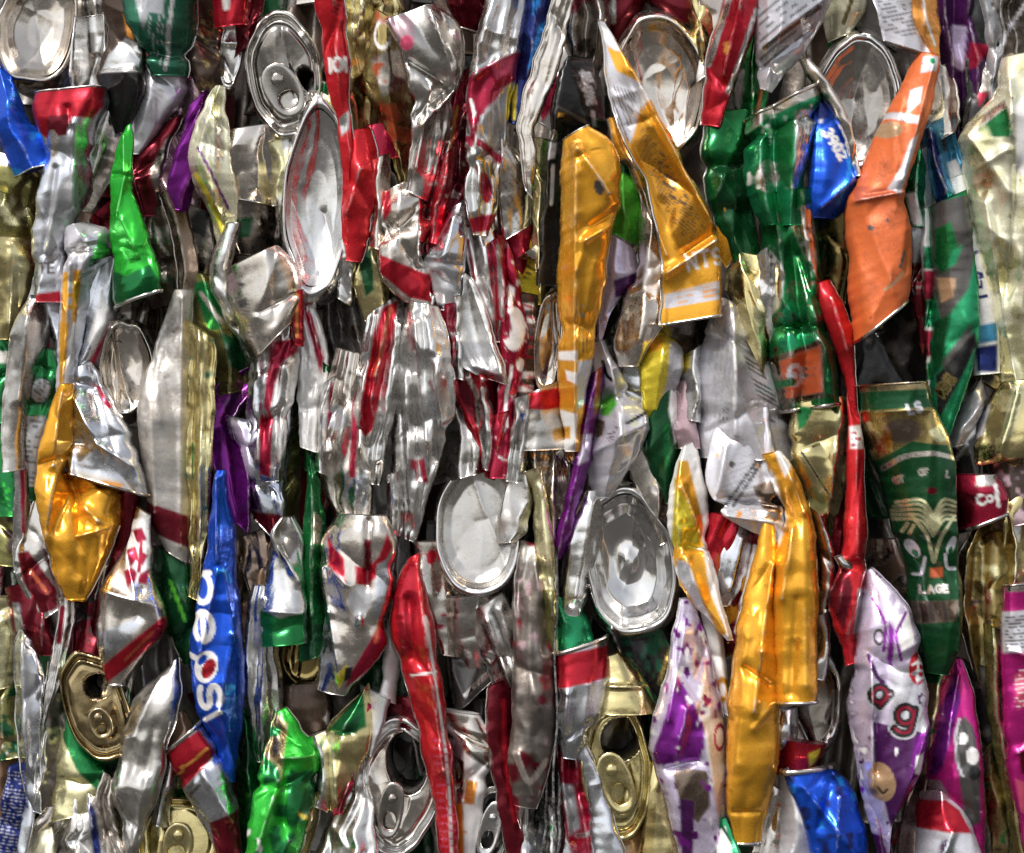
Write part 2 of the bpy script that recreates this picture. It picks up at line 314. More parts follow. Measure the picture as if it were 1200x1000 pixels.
def tube(path, r, org, f, z, base, closed=False):
    """a bead swept along pixel points (x, y, height)"""
    p = np.asarray(path, float); n = len(p)
    if n > 40: p = p[np.linspace(0, n - 1, max(20, n // 2)).astype(int)]; n = len(p)
    tg = np.gradient(p, axis=0)
    if closed: tg = np.roll(p, -1, 0) - np.roll(p, 1, 0)
    tg /= np.linalg.norm(tg, axis=1)[:, None] + 1e-9
    up = np.array([0, 0, 1.]); a = np.cross(tg, up); a /= np.linalg.norm(a, axis=1)[:, None] + 1e-9; b = np.cross(tg, a)
    K = 8; th = np.arange(K) / K * 2 * np.pi
    ring = p[:, None] + r * (np.cos(th)[None, :, None] * a[:, None] + np.sin(th)[None, :, None] * b[:, None])
    cx, cy, cz = org
    v = np.stack([(ring[..., 0] - cx) * S * f, (z - cz - ring[..., 2]) * S, (cy - ring[..., 1]) * S * f], -1).reshape(-1, 3)
    q = grid_q(n, K, True)
    if closed: q = np.vstack([q, np.stack([(n - 1) * K + np.arange(K), np.arange(K), (np.arange(K) + 1) % K, (n - 1) * K + (np.arange(K) + 1) % K], -1)])
    ng = [] if closed else [np.arange(K)[::-1], (n - 1) * K + np.arange(K)]
    c = np.empty((len(v), 4), np.float32); c[:] = COL[base]
    return v, q, c, ng
COLL = sc.collection
ZS = 1.7             # depth of the layers in the bale face
def place(org, f):
    cx, cy, cz = org
    return ((cx - 600) * S * f, cz * S, Z0 + (500 - cy) * S * f)
def add(name, mesh, parent=None, loc=None):
    o = bpy.data.objects.new(name, mesh); COLL.objects.link(o)
    if parent: o.parent = parent
    if loc: o.location = loc
    return o
def tag(o, label, cat='can', group=None):
    o['label'] = label; o['category'] = cat
    if group: o['group'] = group
CNT = [0]
def C(label, z, L, R, base, pr=(), T=.32, st='b', folds=(), rims='', amp=1., seed=None, cell=46, more=(), rc='al2', rr=1.2, step=2.0, mat=None, back=None, group=None, name='crushed_can', tilt=None):
    """one crushed can: a flattened, dented tube between its left and right outline (photograph pixels), printed, with its rims as parts"""
    z = z * ZS
    CNT[0] += 1; seed = CNT[0] * 13 if seed is None else seed
    l, r = P_(L), P_(R); a = np.vstack([l, r]); org = (a[:, 0].mean(), a[:, 1].mean(), z); f = (D + z * S) / D
    v, q, c, ng, ed = sheet(L, R, z, base, pr, T, st, folds, seed, amp, step, org, f, cell, back, None, tilt)
    me = mk('body', v, q, c, mat or MAT, ng)
    if not rims and not more:
        o = add(name, me, None, place(org, f)); tag(o, label, 'can', group); return o
    o = add(name, None, None, place(org, f)); tag(o, label, 'can', group)
    add('body', me, o)
    for k in rims:
        t = tube(ed[k], rr, org, f, z, rc); add('rim', mk('rim', t[0], t[1], t[2], MAT_END, t[3]), o)
    for m in more:
        m = dict(m); nm = m.pop('name', 'fold'); mr = m.pop('rims', ''); zz = m.pop('z', z / ZS) * ZS
        args = dict(pr=(), T=T, st=st, folds=(), seed=seed + 31, amp=amp, step=step, cell=cell); args.update(m)
        v, q, c, ng, ed = sheet(z=zz, org=org, f=f, **args)
        add(nm, mk(nm, v, q, c, mat or MAT, ng), o)
        for k in mr:
            t = tube(ed[k], rr, org, f, zz, rc); add('rim', mk('rim', t[0], t[1], t[2], MAT_END, t[3]), o)
    return o
def E(label, z, cx, cy, a, b, rot=0, kind='bottom', base='al', tilt=(0, 0), dep=1., hole=None, tab=None, skirt=None, amp=.8, pr=(), rimc=None, bend=0, dome=.33, mat=None, nub=0):
    """a crushed can seen on its end: panel (domed bottom or lid), rim, body wall behind, tab on its rivet"""
    z = z * ZS
    CNT[0] += 1; seed = CNT[0] * 13; f = (D + z * S) / D; org = (cx, cy, z); ra = math.radians(rot)
    o = add('crushed_can', None, None, place(org, f)); tag(o, label)
    nth = int(np.clip((a + b) * 1.6, 60, 190)); th = np.arange(nth) / nth * 2 * np.pi
    wob = 1 + .08 * vn(np.cos(th) * 1.3 + 5, np.sin(th) * 1.3, seed) + .03 * vn(np.cos(th) * 3 + 5, np.sin(th) * 3, seed + 2)
    def P(rr):
        x = a * rr[:, None] * (np.cos(th) * wob)[None]; y = b * rr[:, None] * (np.sin(th) * wob)[None]
        return x * math.cos(ra) - y * math.sin(ra), x * math.sin(ra) + y * math.cos(ra)
    dome = dome * 1.5; rs = np.random.RandomState(seed); bend = rs.choice([-1, 1]) * rs.uniform(.1, .35) if bend == 0 else bend; kf = .12 if kind == 'lid' else (0 if amp <= .6 else .7); bend *= max(kf, .2) ; kink = rs.uniform(-1, 1) * .4, rs.uniform(0, 3.1), rs.uniform(3, 8) * kf
    if kind == 'bottom':
        kr = [(0, -dome * a), (.3, -dome * a * .93), (.55, -dome * a * .72), (.7, -dome * a * .45), (.79, -dome * a * .18), (.82, -.05 * a), (.85, 0), (.88, 0), (.91, -.05 * a), (.96, -.2 * a), (1, -.42 * a)]
    elif kind == 'pan':
        kr = [(0, -.3 * a), (.6, -.28 * a), (.78, -.2 * a), (.86, -.04 * a), (.9, 0), (.93, 0), (.97, -.08 * a), (1, -.3 * a)]
    else:
        kr = [(0, -.08 * a), (.5, -.08 * a), (.7, -.09 * a), (.73, -.13 * a), (.78, -.13 * a), (.8, -.1 * a), (.83, -.1 * a), (.86, -.24 * a), (.89, -.22 * a), (.915, -.02 * a), (.94, 0), (.97, -.01 * a), (1, -.1 * a)]
    kr = np.array(kr); rs_s = rs.choice([-1, 1])
    def hh(rr, x, y):
        base_h = np.interp(rr, kr[:, 0], kr[:, 1])[:, None] * dep
        cr = blur(crumple(x + 500, y + 500, seed, 46, 1)) * amp
        base_h = base_h + kink[2] * np.exp(-np.abs(x * math.cos(kink[1]) / a + y * math.sin(kink[1]) / b - kink[0]) / .16) * rs_s
        base_h = base_h + nub * np.exp(-(rr[:, None] / .16) ** 2)
        return base_h + cr + tilt[0] * x + tilt[1] * y - bend * (x * math.cos(ra) + y * math.sin(ra)) ** 2 / a
    def build(nm, r0, r1, n, col, ops=(), mat=mat or MAT_END):
        rr = np.linspace(r0, r1, n); x, y = P(rr); h = hh(rr, x, y)
        X, Y = x + cx, y + cy
        if hole is not None and nm == 'panel':
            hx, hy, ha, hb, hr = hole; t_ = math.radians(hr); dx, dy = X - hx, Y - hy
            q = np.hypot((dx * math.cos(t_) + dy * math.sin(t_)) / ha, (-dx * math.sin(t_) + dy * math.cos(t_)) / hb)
            h = h + np.clip((1.06 - q) * 8, 0, 1) * np.clip((q - .9) * 10, 0, 1) * 2 - np.clip((1 - q) * 6, 0, 1) * 96
        c = np.empty(X.shape + (4,), np.float32); c[:] = COL[col]
        paint(c, X, Y, np.broadcast_to((th / (2 * np.pi))[None], X.shape), np.broadcast_to(rr[:, None], X.shape), ops, seed)
        if hole is not None and nm == 'panel': mq = np.clip((.97 - q) * 14, 0, 1)[..., None]; c = c * (1 - mq) + COL['ik'] * mq     # mouth painted near-black for the shade inside the can
        v = np.stack([x * S * f, -h * S, -y * S * f], -1).reshape(-1, 3)
        add(nm, mk(nm, v, grid_q(n, nth, True)[:, ::-1], c.reshape(-1, 4), mat), o)
        return h
    sp = .8
    build('panel', 0.0, sp, max(12, int(max(a, b) * sp / 1.8)), base, pr)
    h = build('rim', sp, 1, 22, rimc or base)
    # wall behind the rim
    sk = dict(dx=0, dy=0, len=50 if hole is None else 74, sc=.8, col='al', pr=()); sk.update(skirt or {}); sk['len'] = max(sk['len'], 128) if hole is not None else sk['len']
    n = 16; t = np.linspace(0, 1, n); x, y = P(np.ones(1)); h0 = h[-1][None]
    scl = (1 + .06 * np.sin(t * np.pi) + (sk['sc'] - 1) * t)[:, None]
    x = x * scl + sk['dx'] * t[:, None]; y = y * scl + sk['dy'] * t[:, None]
    hs_ = h0 * (1 - t[:, None] * .3) - sk['len'] * t[:, None]; X, Y = x + cx, y + cy
    nz = crumple(X * 1.0, Y + t[:, None] * 60, seed + 3, 30, .5) * t[:, None]
    x = x + nz * np.cos(th)[None]; y = y + nz * np.sin(th)[None]
    c = np.empty(X.shape + (4,), np.float32); c[:] = COL[sk['col']]
    paint(c, X, Y, np.broadcast_to((th / (2 * np.pi))[None], X.shape), np.broadcast_to(t[:, None], X.shape), sk['pr'], seed)
    v = np.stack([x * S * f, -hs_ * S, -y * S * f], -1).reshape(-1, 3)
    add('body', mk('body', v, grid_q(n, nth, True)[:, ::-1], c.reshape(-1, 4), MAT, [(n - 1) * nth + np.arange(nth)[::-1]]), o)
    if tab:
        tx, ty, tw, tl, tr = tab[:5]; tcol = tab[5] if len(tab) > 5 else base; ta = math.radians(tr)
        zt = -.06 * a * dep + 3 + tilt[0] * (tx - cx) + tilt[1] * (ty - cy)
        k = 28; ph = np.arange(k) / k * 2 * np.pi
        def stad(w_, l_, oy): return np.c_[w_ * np.sign(np.cos(ph)) * np.abs(np.cos(ph)) ** .8, l_ * np.sin(ph) + oy]
        out = [(stad(tw, tl, 0), zt - 2), (stad(tw, tl, 0), zt + 1.5), (stad(tw * .93, tl * .95, 0), zt + 2.6), (stad(tw * .8, tl * .87, 0), zt + 2.2),
               (stad(tw * .6, tl * .38, tl * .36), zt + 1.6), (stad(tw * .52, tl * .32, tl * .36), zt + .3), (stad(tw * .5, tl * .3, tl * .36), zt - 2)]
        V = []
        for q, hz in out:
            qx = q[:, 0] * math.cos(ta) - q[:, 1] * math.sin(ta) + tx - cx; qy = q[:, 0] * math.sin(ta) + q[:, 1] * math.cos(ta) + ty - cy
            V.append(np.stack([qx * S * f, -np.full(k, hz) * S, -qy * S * f], -1))
        V = np.concatenate(V); c = np.empty((len(V), 4), np.float32); c[:] = COL[tcol]
        tb = add('tab', mk('tab', V, grid_q(len(out), k, True), c, MAT_END), o)
        rv = []
        for rr_, hz in ((tw * .34, zt + 1.5), (tw * .34, zt + 4), (tw * .26, zt + 5), (tw * .02, zt + 5.2)):
            oy = -tl * .42; q = np.c_[rr_ * np.cos(ph), rr_ * np.sin(ph) + oy]
            qx = q[:, 0] * math.cos(ta) - q[:, 1] * math.sin(ta) + tx - cx; qy = q[:, 0] * math.sin(ta) + q[:, 1] * math.cos(ta) + ty - cy
            rv.append(np.stack([qx * S * f, -np.full(k, hz) * S, -qy * S * f], -1))
        rv = np.concatenate(rv); c = np.empty((len(rv), 4), np.float32); c[:] = COL[tcol]
        add('rivet', mk('rivet', rv, grid_q(4, k, True), c, MAT_END), tb)
    return o

# ------------------------------------------------------------------ the setting: ground, and the dark packed heart of the bale
def plain(name, col, rough):
    m = bpy.data.materials.new(name); m.use_nodes = True; n, l = m.node_tree.nodes, m.node_tree.links; b = n["Principled BSDF"]
    t = n.new("ShaderNodeTexNoise"); t.inputs["Scale"].default_value = 3; t.inputs["Detail"].default_value = 8
    r = n.new("ShaderNodeValToRGB"); r.color_ramp.elements[0].color = (*[c * .7 for c in col], 1); r.color_ramp.elements[1].color = (*[min(1, c * 1.3) for c in col], 1)
    l.new(t.outputs["Fac"], r.inputs[0]); l.new(r.outputs[0], b.inputs["Base Color"]); b.inputs["Roughness"].default_value = rough
    return m
gm = bpy.data.meshes.new("ground"); gm.from_pydata([(-40, -40, 0), (40, -40, 0), (40, 40, 0), (-40, 40, 0)], [], [(0, 1, 2, 3)])
gm.materials.append(plain("concrete", (.045, .043, .04), .9)); go = add('ground', gm); go['kind'] = 'structure'; go['label'] = 'bare grey concrete yard under the bale'
def packed():
    rg = np.random.RandomState(4); Vs, Qs, Cs, Ns, k = [], [], [], [], 0
    for iy in range(-1, 7):
        for ix in range(-1, 25):
            x = ix * 52 + rg.uniform(-16, 16); y = iy * 160 + rg.uniform(-60, 30); z = rg.uniform(125, 185); w_ = rg.uniform(38, 76); l_ = rg.uniform(170, 270); tl = rg.uniform(-30, 30)
            L = f"{x - w_ / 2 + tl},{y} {x - w_ / 2 + rg.uniform(-14, 14)},{y + l_ / 2} {x - w_ / 2 - tl},{y + l_}"; R = f"{x + w_ / 2 + tl},{y} {x + w_ / 2 + rg.uniform(-14, 14)},{y + l_ / 2} {x + w_ / 2 - tl},{y + l_}"
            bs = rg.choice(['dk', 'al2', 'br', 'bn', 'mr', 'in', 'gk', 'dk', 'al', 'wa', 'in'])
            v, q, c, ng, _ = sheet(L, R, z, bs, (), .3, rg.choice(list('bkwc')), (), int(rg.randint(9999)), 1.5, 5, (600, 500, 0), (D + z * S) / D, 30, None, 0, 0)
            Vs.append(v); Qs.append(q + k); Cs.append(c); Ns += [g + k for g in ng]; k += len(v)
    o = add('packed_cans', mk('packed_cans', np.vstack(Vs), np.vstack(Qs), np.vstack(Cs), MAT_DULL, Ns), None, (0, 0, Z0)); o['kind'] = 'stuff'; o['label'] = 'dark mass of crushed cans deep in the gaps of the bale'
    # solid heart of the bale, so that no light comes through from behind
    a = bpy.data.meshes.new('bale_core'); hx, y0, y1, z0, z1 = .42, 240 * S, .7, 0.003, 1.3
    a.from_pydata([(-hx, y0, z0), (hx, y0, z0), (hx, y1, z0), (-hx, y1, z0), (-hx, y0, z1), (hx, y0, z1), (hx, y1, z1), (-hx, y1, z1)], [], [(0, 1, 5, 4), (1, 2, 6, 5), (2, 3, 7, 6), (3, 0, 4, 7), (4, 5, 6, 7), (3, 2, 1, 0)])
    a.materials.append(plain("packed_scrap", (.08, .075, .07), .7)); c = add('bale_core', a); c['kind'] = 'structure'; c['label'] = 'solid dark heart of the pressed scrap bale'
packed()

def wire(label, x, y0, y1, z, seed):
    org = (x, (y0 + y1) / 2, z); f = (D + z * S) / D; yy = np.linspace(y0, y1, 60)
    t = tube(np.c_[x + vn(yy / 70, yy * 0, seed) * 3, yy, vn(yy / 80, yy * 0 + 4, seed) * 4], 1.5, org, f, z, 'bk')
    o = add('baling_wire', mk('baling_wire', t[0], t[1], t[2], MAT_DULL, t[3]), None, place(org, f)); tag(o, label, 'wire')
wire('thin dark baling wire running straight down right of the brown grey can', 651, 640, 1030, -6, 3)

# ------------------------------------------------------------------ the cans, from the top left to the bottom right of the bale face
# --- top row, left
E('beige domed can bottom with silver rim in the top left corner', 30, 44, 32, 53, 78, 12, 'bottom', 'wa', tilt=(-.15, .1), skirt=dict(dx=8, dy=30, len=60, sc=.75, col='co'), dome=.32, amp=.35)
C('crumpled glossy blue can at the left edge below the beige domed bottom', 25, "0,86 -6,130 6,165 19,201", "9,92 27,140 52,160 57,188", 'bl', [('N', 'bb', 16, .35)], st='k', rims='B')
C('pale gold can scrap at the left edge under the blue can', 45, "-8,185 -6,215 -8,235", "30,196 44,215 34,242", 'ol', [('V', 'dk', 0, .3)])
C('small folded silver strip like a loop beside the beige domed bottom', 40, "98,30 96,62 98,104", "114,28 118,50 118,100", 'al', [('P', 'dk', "103,38 112,38 112,88 104,90")], st='c', rims='LR', T=.5)
C('grey wrinkled strip along the top edge right of the beige domed bottom', 60, "92,-6 100,40 90,110", "112,-6 112,40 104,104", 'al2', st='k')
C('silver can with broad red top band and a white ridge, below the domed bottom', 18, "50,116 47,130 54,160 60,190 50,232 44,285 48,350", "120,110 121,126 107,160 104,195 103,235 82,268 76,350", 'co',
  [('P', 'rd', "40,112 126,104 124,128 112,142 90,142 84,158 60,166 40,150"), ('P', 'mr', "60,140 88,138 84,162 60,168"), ('E', 'wa', 67, 172, 7, 16), ('P', 'gy', "60,235 95,200 96,250 60,300"), ('T', 'dg', 'TE', 50, 322, 12, -4, 2), ('P', 'rd', "45,346 84,340 84,356 45,356")],
  folds=[(92, 150, 90, 245, 9, 7), (70, 200, 55, 300, -7, 8), (84, 130, 88, 155, -6, 4)], rims='T', st='b', amp=.8)
C('dull grey leaf shaped can scrap right of the red banded silver can', 30, "121,128 112,165 102,200 97,240", "131,132 137,160 130,200 104,242", 'al2', [('P', 'dk', "120,160 134,150 128,195 110,215")], st='k')
C('dark brown can with flared bare silver neck at the top', 30, "128,-8 131,20 138,45 122,82 124,115 134,150", "150,-8 156,22 164,50 165,84 163,110 144,150", 'bn',
  [('P', 'al', "120,88 168,88 168,56 150,48 130,66"), ('P', 'oy', "148,20 156,24 160,50 152,46"), ('P', 'bk', "118,89 170,89 170,160 118,160")], folds=[(120, 87, 166, 87, 3, 3)])
C('dark green can with grey print and silver right edge at the top', 26, "150,-8 156,20 168,50 186,84", "223,-8 221,20 218,48 211,84", 'gt', [('P', 'gy', "160,-8 198,-8 195,22 180,20 172,40"), ('L', 'al', 3, "206,0 202,40 196,84"), ('H', 'gy', "175,25 205,20 200,80 185,80", 5, 96, .4, 6)], rims='R', amp=.6)
C('pale lavender torn can wall with rusty stain under the dark green can', 34, "162,62 165,100 160,140 155,176", "184,86 213,86 213,112 160,176", 'lg', [('N', 'oy', 20, .45), ('H', 'gy', "168,75 200,90 190,125 168,120", 6, 35, .4, 7)], st='f')
C('narrow brownish pink printed strip between green can and mottled strip', 44, "214,40 215,105 206,148 190,178 196,242", "224,45 240,116 226,146 206,182 206,240", 'pk', [('H', 'bn', "185,40 242,40 242,250 185,250", 4.5, -20, .5, 4)], st='k')
C('thin purple wedge folded beside the pale yellow leaf can', 22, "226,126 214,168 200,214 208,240", "238,116 224,160 221,214 214,241", 'pu', st='k')
C('pale yellow and white pointed can with lavender print', 14, "257,106 241,130 223,178 226,206 246,240 258,282", "260,106 263,150 268,200 275,240 268,284", 'cr',
  [('P', 'gl', "222,195 245,195 275,260 268,290 240,250"), ('P', 'gl', "250,110 262,106 262,140 246,160"), ('L', 'pu', 2, "234,175 250,205 268,245"), ('H', 'gy', "238,140 262,135 264,190 240,190", 5, 70, .45, 5), ('L', 'ye', 5, "230,205 248,235 262,275")], folds=[(254, 140, 252, 240, 6, 5)], st='k')
C('dark mottled strip with gold dots at the top edge', 46, "224,-8 228,30 232,70 244,100", "246,-8 250,30 252,70 258,100", 'bn', [('N', 'go', 6, .25), ('E', 'rd', 229, 30, 3, 6)], amp=1.2)
E('narrow silver oval can end in a glossy red can at the top', 34, 270, 62, 13, 42, 4, 'pan', 'al', tilt=(-.3, 0), skirt=dict(dx=2, dy=-30, len=40, sc=1., col='rd'))
C('glossy red can shoulder above the narrow silver oval', 28, "257,-8 258,10 260,26", "284,-8 284,8 283,24", 'rd', [('P', 'wt', "262,0 272,0 270,14 264,16")])
C('thin dark maroon strip behind the silver lid at upper left', 50, "284,-8 284,20 278,60", "300,-8 298,20 290,50", 'mr', [('L', 'al', 3, "288,0 286,30")])
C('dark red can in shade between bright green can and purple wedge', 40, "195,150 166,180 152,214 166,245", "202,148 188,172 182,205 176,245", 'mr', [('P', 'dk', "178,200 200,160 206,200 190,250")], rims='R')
C('pinkish brown printed can under the purple wedge', 46, "196,158 184,190 184,225 200,262", "210,170 216,205 222,230 224,264", 'pk', [('H', 'bn', "180,150 226,150 226,270 180,270", 5, -15, .4, 5)], st='k')
C('bright lime green can hanging down with silver bottom rim', 6, "149,150 138,176 132,210 132,250 133,300 131,345 137,357", "152,148 155,184 151,210 161,250 174,282 187,318 188,340", 'gb',
  [('P', 'gn', "126,315 150,325 180,312 192,335 192,360 126,362"), ('H', 'gk', "152,304 172,300 174,308 152,312", 4, 0, .5, 5)], folds=[(146, 160, 148, 205, 5, 5), (150, 205, 140, 250, 7, 6), (146, 260, 165, 300, 6, 8), (134, 205, 156, 208, -5, 4)], rims='B', st='b', rr=2.4, amp=.7)
C('crimson scrap beside the bright lime green can', 52, "118,262 118,290 128,370", "132,250 134,290 140,372", 'cm', [('P', 'mr', "118,255 134,250 130,268 120,270")])
# --- top, centre left
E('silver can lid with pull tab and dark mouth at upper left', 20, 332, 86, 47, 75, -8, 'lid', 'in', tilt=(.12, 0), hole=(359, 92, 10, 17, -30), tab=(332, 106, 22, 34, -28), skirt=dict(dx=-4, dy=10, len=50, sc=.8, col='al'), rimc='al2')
C('long glossy red strip with silver edge and white letters', 2, "371,-8 379,50 386,100 397,140 400,172 400,212 404,282", "402,-8 408,60 408,110 412,150 414,172 414,200 407,286", 'rb',
  [('T', 'wt', 'IOl', 386, 86, 15, -3, 3), ('H', 'mr', "388,0 402,0 402,18 390,18", 5, 20, .4, 5), ('P', 'al', "398,140 410,130 409,152 400,160")], rims='R', st='k', amp=.6)
C('glossy red pointed can folded below the long red strip', 14, "416,158 409,200 405,240 410,302", "430,155 439,190 440,228 418,303", 'rb', folds=[(424, 200, 408, 250, 7, 6)], rims='R', st='b')
E('long silver oval can bottom below the tabbed lid', 12, 370, 236, 42, 124, 2, 'bottom', 'al', tilt=(-.1, .02), skirt=dict(dx=4, dy=6, len=40, sc=.9, col='al2'), amp=.35, dome=.4)
C('green rimmed scrap peeping out under the tabbed lid', 40, "372,104 360,125 350,150", "388,112 386,130 376,150", 'al', [('P', 'gn', "370,100 390,100 390,122 372,122")])
C('champagne gold can behind the red strip at the top', 44, "410,-8 412,50 412,110 424,158", "456,-8 466,30 470,80 438,158", 'gd', [('P', 'gl', "412,0 430,0 424,40 414,50"), ('P', 'go', "414,55 440,60 436,110 418,120"), ('N', 'oy', 26, .6)], folds=[(430, 0, 420, 50, 8, 6), (418, 52, 436, 35, -5, 4)], st='p')
C('golden can with orange stain and white letter ring, left of the silver dome', 30, "446,26 436,62 437,112 462,165 477,222", "478,46 480,90 485,150 482,220", 'go', [('R', 'wt', 450, 46, 9, 16, 3), ('P', 'wa', "436,75 470,60 476,100 450,118"), ('N', 'od', 20, .4), ('P', 'gd', "470,100 476,95 480,160 474,150"), ('P', 'od', "462,150 486,150 484,170 464,166")], st='k')
C('big pale silver crumpled can with domed shoulder and pinkish letters', 10, "458,28 474,62 481,100 488,160 480,222", "512,8 536,30 541,58 535,106 520,170 498,232", 'al2',
  [('P', 'pk', "455,25 485,18 488,50 476,66 462,48"), ('N', 'pk', 30, .62), ('E', 'ps', 478, 55, 8, 9)], folds=[(505, 15, 534, 104, 9, 7), (481, 75, 532, 106, -10, 7), (533, 107, 495, 150, 8, 6), (505, 110, 488, 200, 7, 5), (515, 112, 500, 200, -6, 5)], st='b', amp=1.1, cell=24)
C('small crimson scrap in the dark gap under the golden can', 34, "440,156 444,182", "456,154 460,178", 'cm')
C('grey dented scrap under the crimson scrap', 58, "440,186 440,222", "468,176 478,214", 'dk')
C('dark maroon can with silver rim at the top edge', 46, "536,-8 538,10 545,26", "566,-8 562,10 556,28", 'mr', rims='B')
C('thin crimson can edge with silver streaks between silver can and script can', 20, "531,112 516,170 508,220 505,292", "540,104 531,170 523,228 511,294", 'cm', [('L', 'al', 3, "530,150 518,210 514,220"), ('P', 'al', "505,210 526,206 526,222 505,224"), ('L', 'oy', 2, "536,125 524,200 516,280"), ('N', 'al', 9, .6)], st='p')
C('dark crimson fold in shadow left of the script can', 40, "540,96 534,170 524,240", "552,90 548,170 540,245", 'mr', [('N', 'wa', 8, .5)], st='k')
C('tall silver can with crimson band and script, top centre', 6, "573,-8 561,48 551,96 549,150 546,200 548,250 556,274", "618,-8 612,40 600,96 592,150 587,188 581,245 570,275", 'al',
  [('P', 'cm', "548,92 612,58 612,90 590,104 574,132 560,140 552,160 546,130"), ('N', 'ps', 9, .62), ('P', 'ps', "575,78 602,66 600,84 582,96"), ('P', 'gy', "568,132 596,104 592,160 572,172"), ('P', 'ye', "595,102 602,96 598,140 592,142"), ('L', 'cm', 7, "548,165 566,172 590,190"), ('L', 'wt', 3, "552,120 560,150 554,180"), ('L', 'cm', 5, "562,132 552,172"), ('E', 'cm', 569, 221, 7, 18, -8), ('P', 'cm', "546,258 584,250 584,270 546,276")],
  folds=[(585, 0, 566, 55, 7, 9), (552, 95, 604, 62, 4, 3), (565, 170, 560, 250, 6, 5), (588, 175, 560, 190, -4, 4)], amp=.8, st='p')
C('grey leaf can scrap right of the crimson script can', 26, "590,172 588,220 592,275", "604,180 616,205 614,262", 'al2', [('H', 'dk', "588,180 616,180 616,270 588,270", 7, 60, .3, 6)], rims='R')
# --- top, centre
C('narrow dark and bright blue strip at the top', 22, "620,-8 612,60 603,104 602,140", "644,-8 636,40 622,90 610,142", 'nb', [('P', 'bb', "632,30 640,26 626,80 618,84"), ('P', 'bb', "624,5 634,-8 632,8 624,20"), ('P', 'ye', "600,104 606,100 604,142 600,142")], st='k')
C('beige wrinkled strip leaning left at the top beside the blue strip', 8, "652,-8 640,40 626,82 612,130 610,168 618,224", "669,-8 660,42 650,82 634,124 622,152 626,188 623,230", 'wa', [('N', 'dk', 10, .4), ('L', 'wt', 3, "628,90 616,135"), ('L', 'dk', 2, "640,50 622,110")], st='p', amp=.8, rims='L')
C('white and crimson scrap between beige strip and black can', 30, "664,36 652,60 648,90 636,142", "668,40 670,80 658,105 641,144", 'wt', [('P', 'cm', "636,145 630,125 648,80 662,104")], st='f')
C('dull grey folded can at the top left of the yellow silver can', 34, "668,-8 664,40 678,84", "706,-8 704,40 690,90", 'dk', [('P', 'mr', "668,-8 690,-8 676,18 668,20"), ('N', 'al', 14, .4)], st='w')
C('black can with small white lettering at its edge', 18, "668,72 656,102 647,140 642,185 640,250 636,330", "690,72 700,105 704,150 672,156 656,200 654,262 650,330", 'bk',
  [('P', 'wt', "680,86 685,84 689,98 684,101"), ('T', 'gy', 'JU', 681, 85, 9, 72, 3), ('T', 'gy', 'OVE', 684, 104, 9, 76, 2.6), ('L', 'gy', 3, "695,132 697,152"), ('E', 'wa', 649, 160, 4, 6), ('P', 'lg', "643,168 652,168 650,186 642,188"), ('L', 'gy', 3, "648,195 646,240"), ('L', 'dg', 2, "654,128 690,146")], st='f', amp=.6)
C('pale yellow thin strip hanging behind the black can', 34, "622,170 624,215 626,300", "634,172 636,215 634,345", 'gl', [('N', 'dk', 8, .4)], st='k')
C('yellow and black printed scrap left of the yellow can', 40, "604,292 602,320 606,350", "626,284 630,315 626,348", 'ye', [('H', 'bk', "600,288 630,286 630,330 600,325", 7, 30, .55, 7)], st='f')
C('tall yellow can with rounded top and sharp fold, centre', 0, "664,166 660,195 659,250 656,320 656,400 658,470 666,527", "690,152 712,168 723,192 726,236 718,264 711,310 701,380 692,425 676,527", 'yl',
  [('N', 'gy', 10, .74), ('P', 'wt', "654,412 676,412 676,424 654,422"), ('P', 'lg', "676,425 700,420 690,470 676,480"), ('P', 'wt', "662,434 676,438 676,452 664,446"), ('P', 'wt', "656,480 676,486 674,530 656,530"), ('P', 'yl', "658,500 668,500 668,514 660,514"), ('E', 'dg', 700, 225, 5, 9, -20), ('H', 'dg', "678,395 692,395 690,425 678,425", 5, 90, .3, 6)],
  folds=[(673, 180, 673, 520, 10, 6), (676, 178, 712, 232, 8, 6), (724, 262, 684, 286, 6, 5), (684, 285, 675, 320, 4, 6), (692, 268, 720, 250, -7, 5)], rims='T', st='b', amp=.45, T=.4)
C('big yellow and silver can slanting down with dark print and nutrition lines', 2, "704,26 710,65 715,100 722,140 742,186 764,236 779,300 777,379", "708,28 736,76 766,124 790,170 812,208 833,260 843,292 843,368", 'yl',
  [('P', 'lg', "700,20 712,20 726,60 750,100 762,108 738,170 716,140 708,60"), ('P', 'yl', "711,55 726,62 760,100 750,100 722,84"), ('P', 'wt', "748,104 762,100 766,116 752,126"), ('P', 'wt', "704,30 712,34 726,60 720,60 708,48"), ('H', 'dg', "716,100 745,110 736,170 718,140", 3.4, 70, .5, 0),
   ('P', 'yd', "750,126 838,270 800,304 768,240 738,178"), ('H', 'bn', "752,140 826,268 802,290 748,180", 4.2, 118, .45, 5), ('H', 'bk', "775,176 812,246 800,262 768,200", 9, 32, .45, 5), ('P', 'wt', "766,116 780,128 778,136 768,130"),
   ('T', 'wt', 'NTS', 806, 318, 18, -12, 2.6), ('P', 'lg', "778,346 842,330 842,354 778,368"), ('H', 'oy', "784,346 838,334 838,350 784,362", 6, -12, .5, 6), ('L', 'yl', 6, "778,366 842,356")],
  folds=[(740, 85, 842, 280, 9, 6), (842, 280, 780, 322, 12, 6), (800, 300, 836, 276, -10, 8), (720, 145, 780, 300, 5, 5)], rims='BL', st='f', amp=.45, T=.34, rr=1.8)
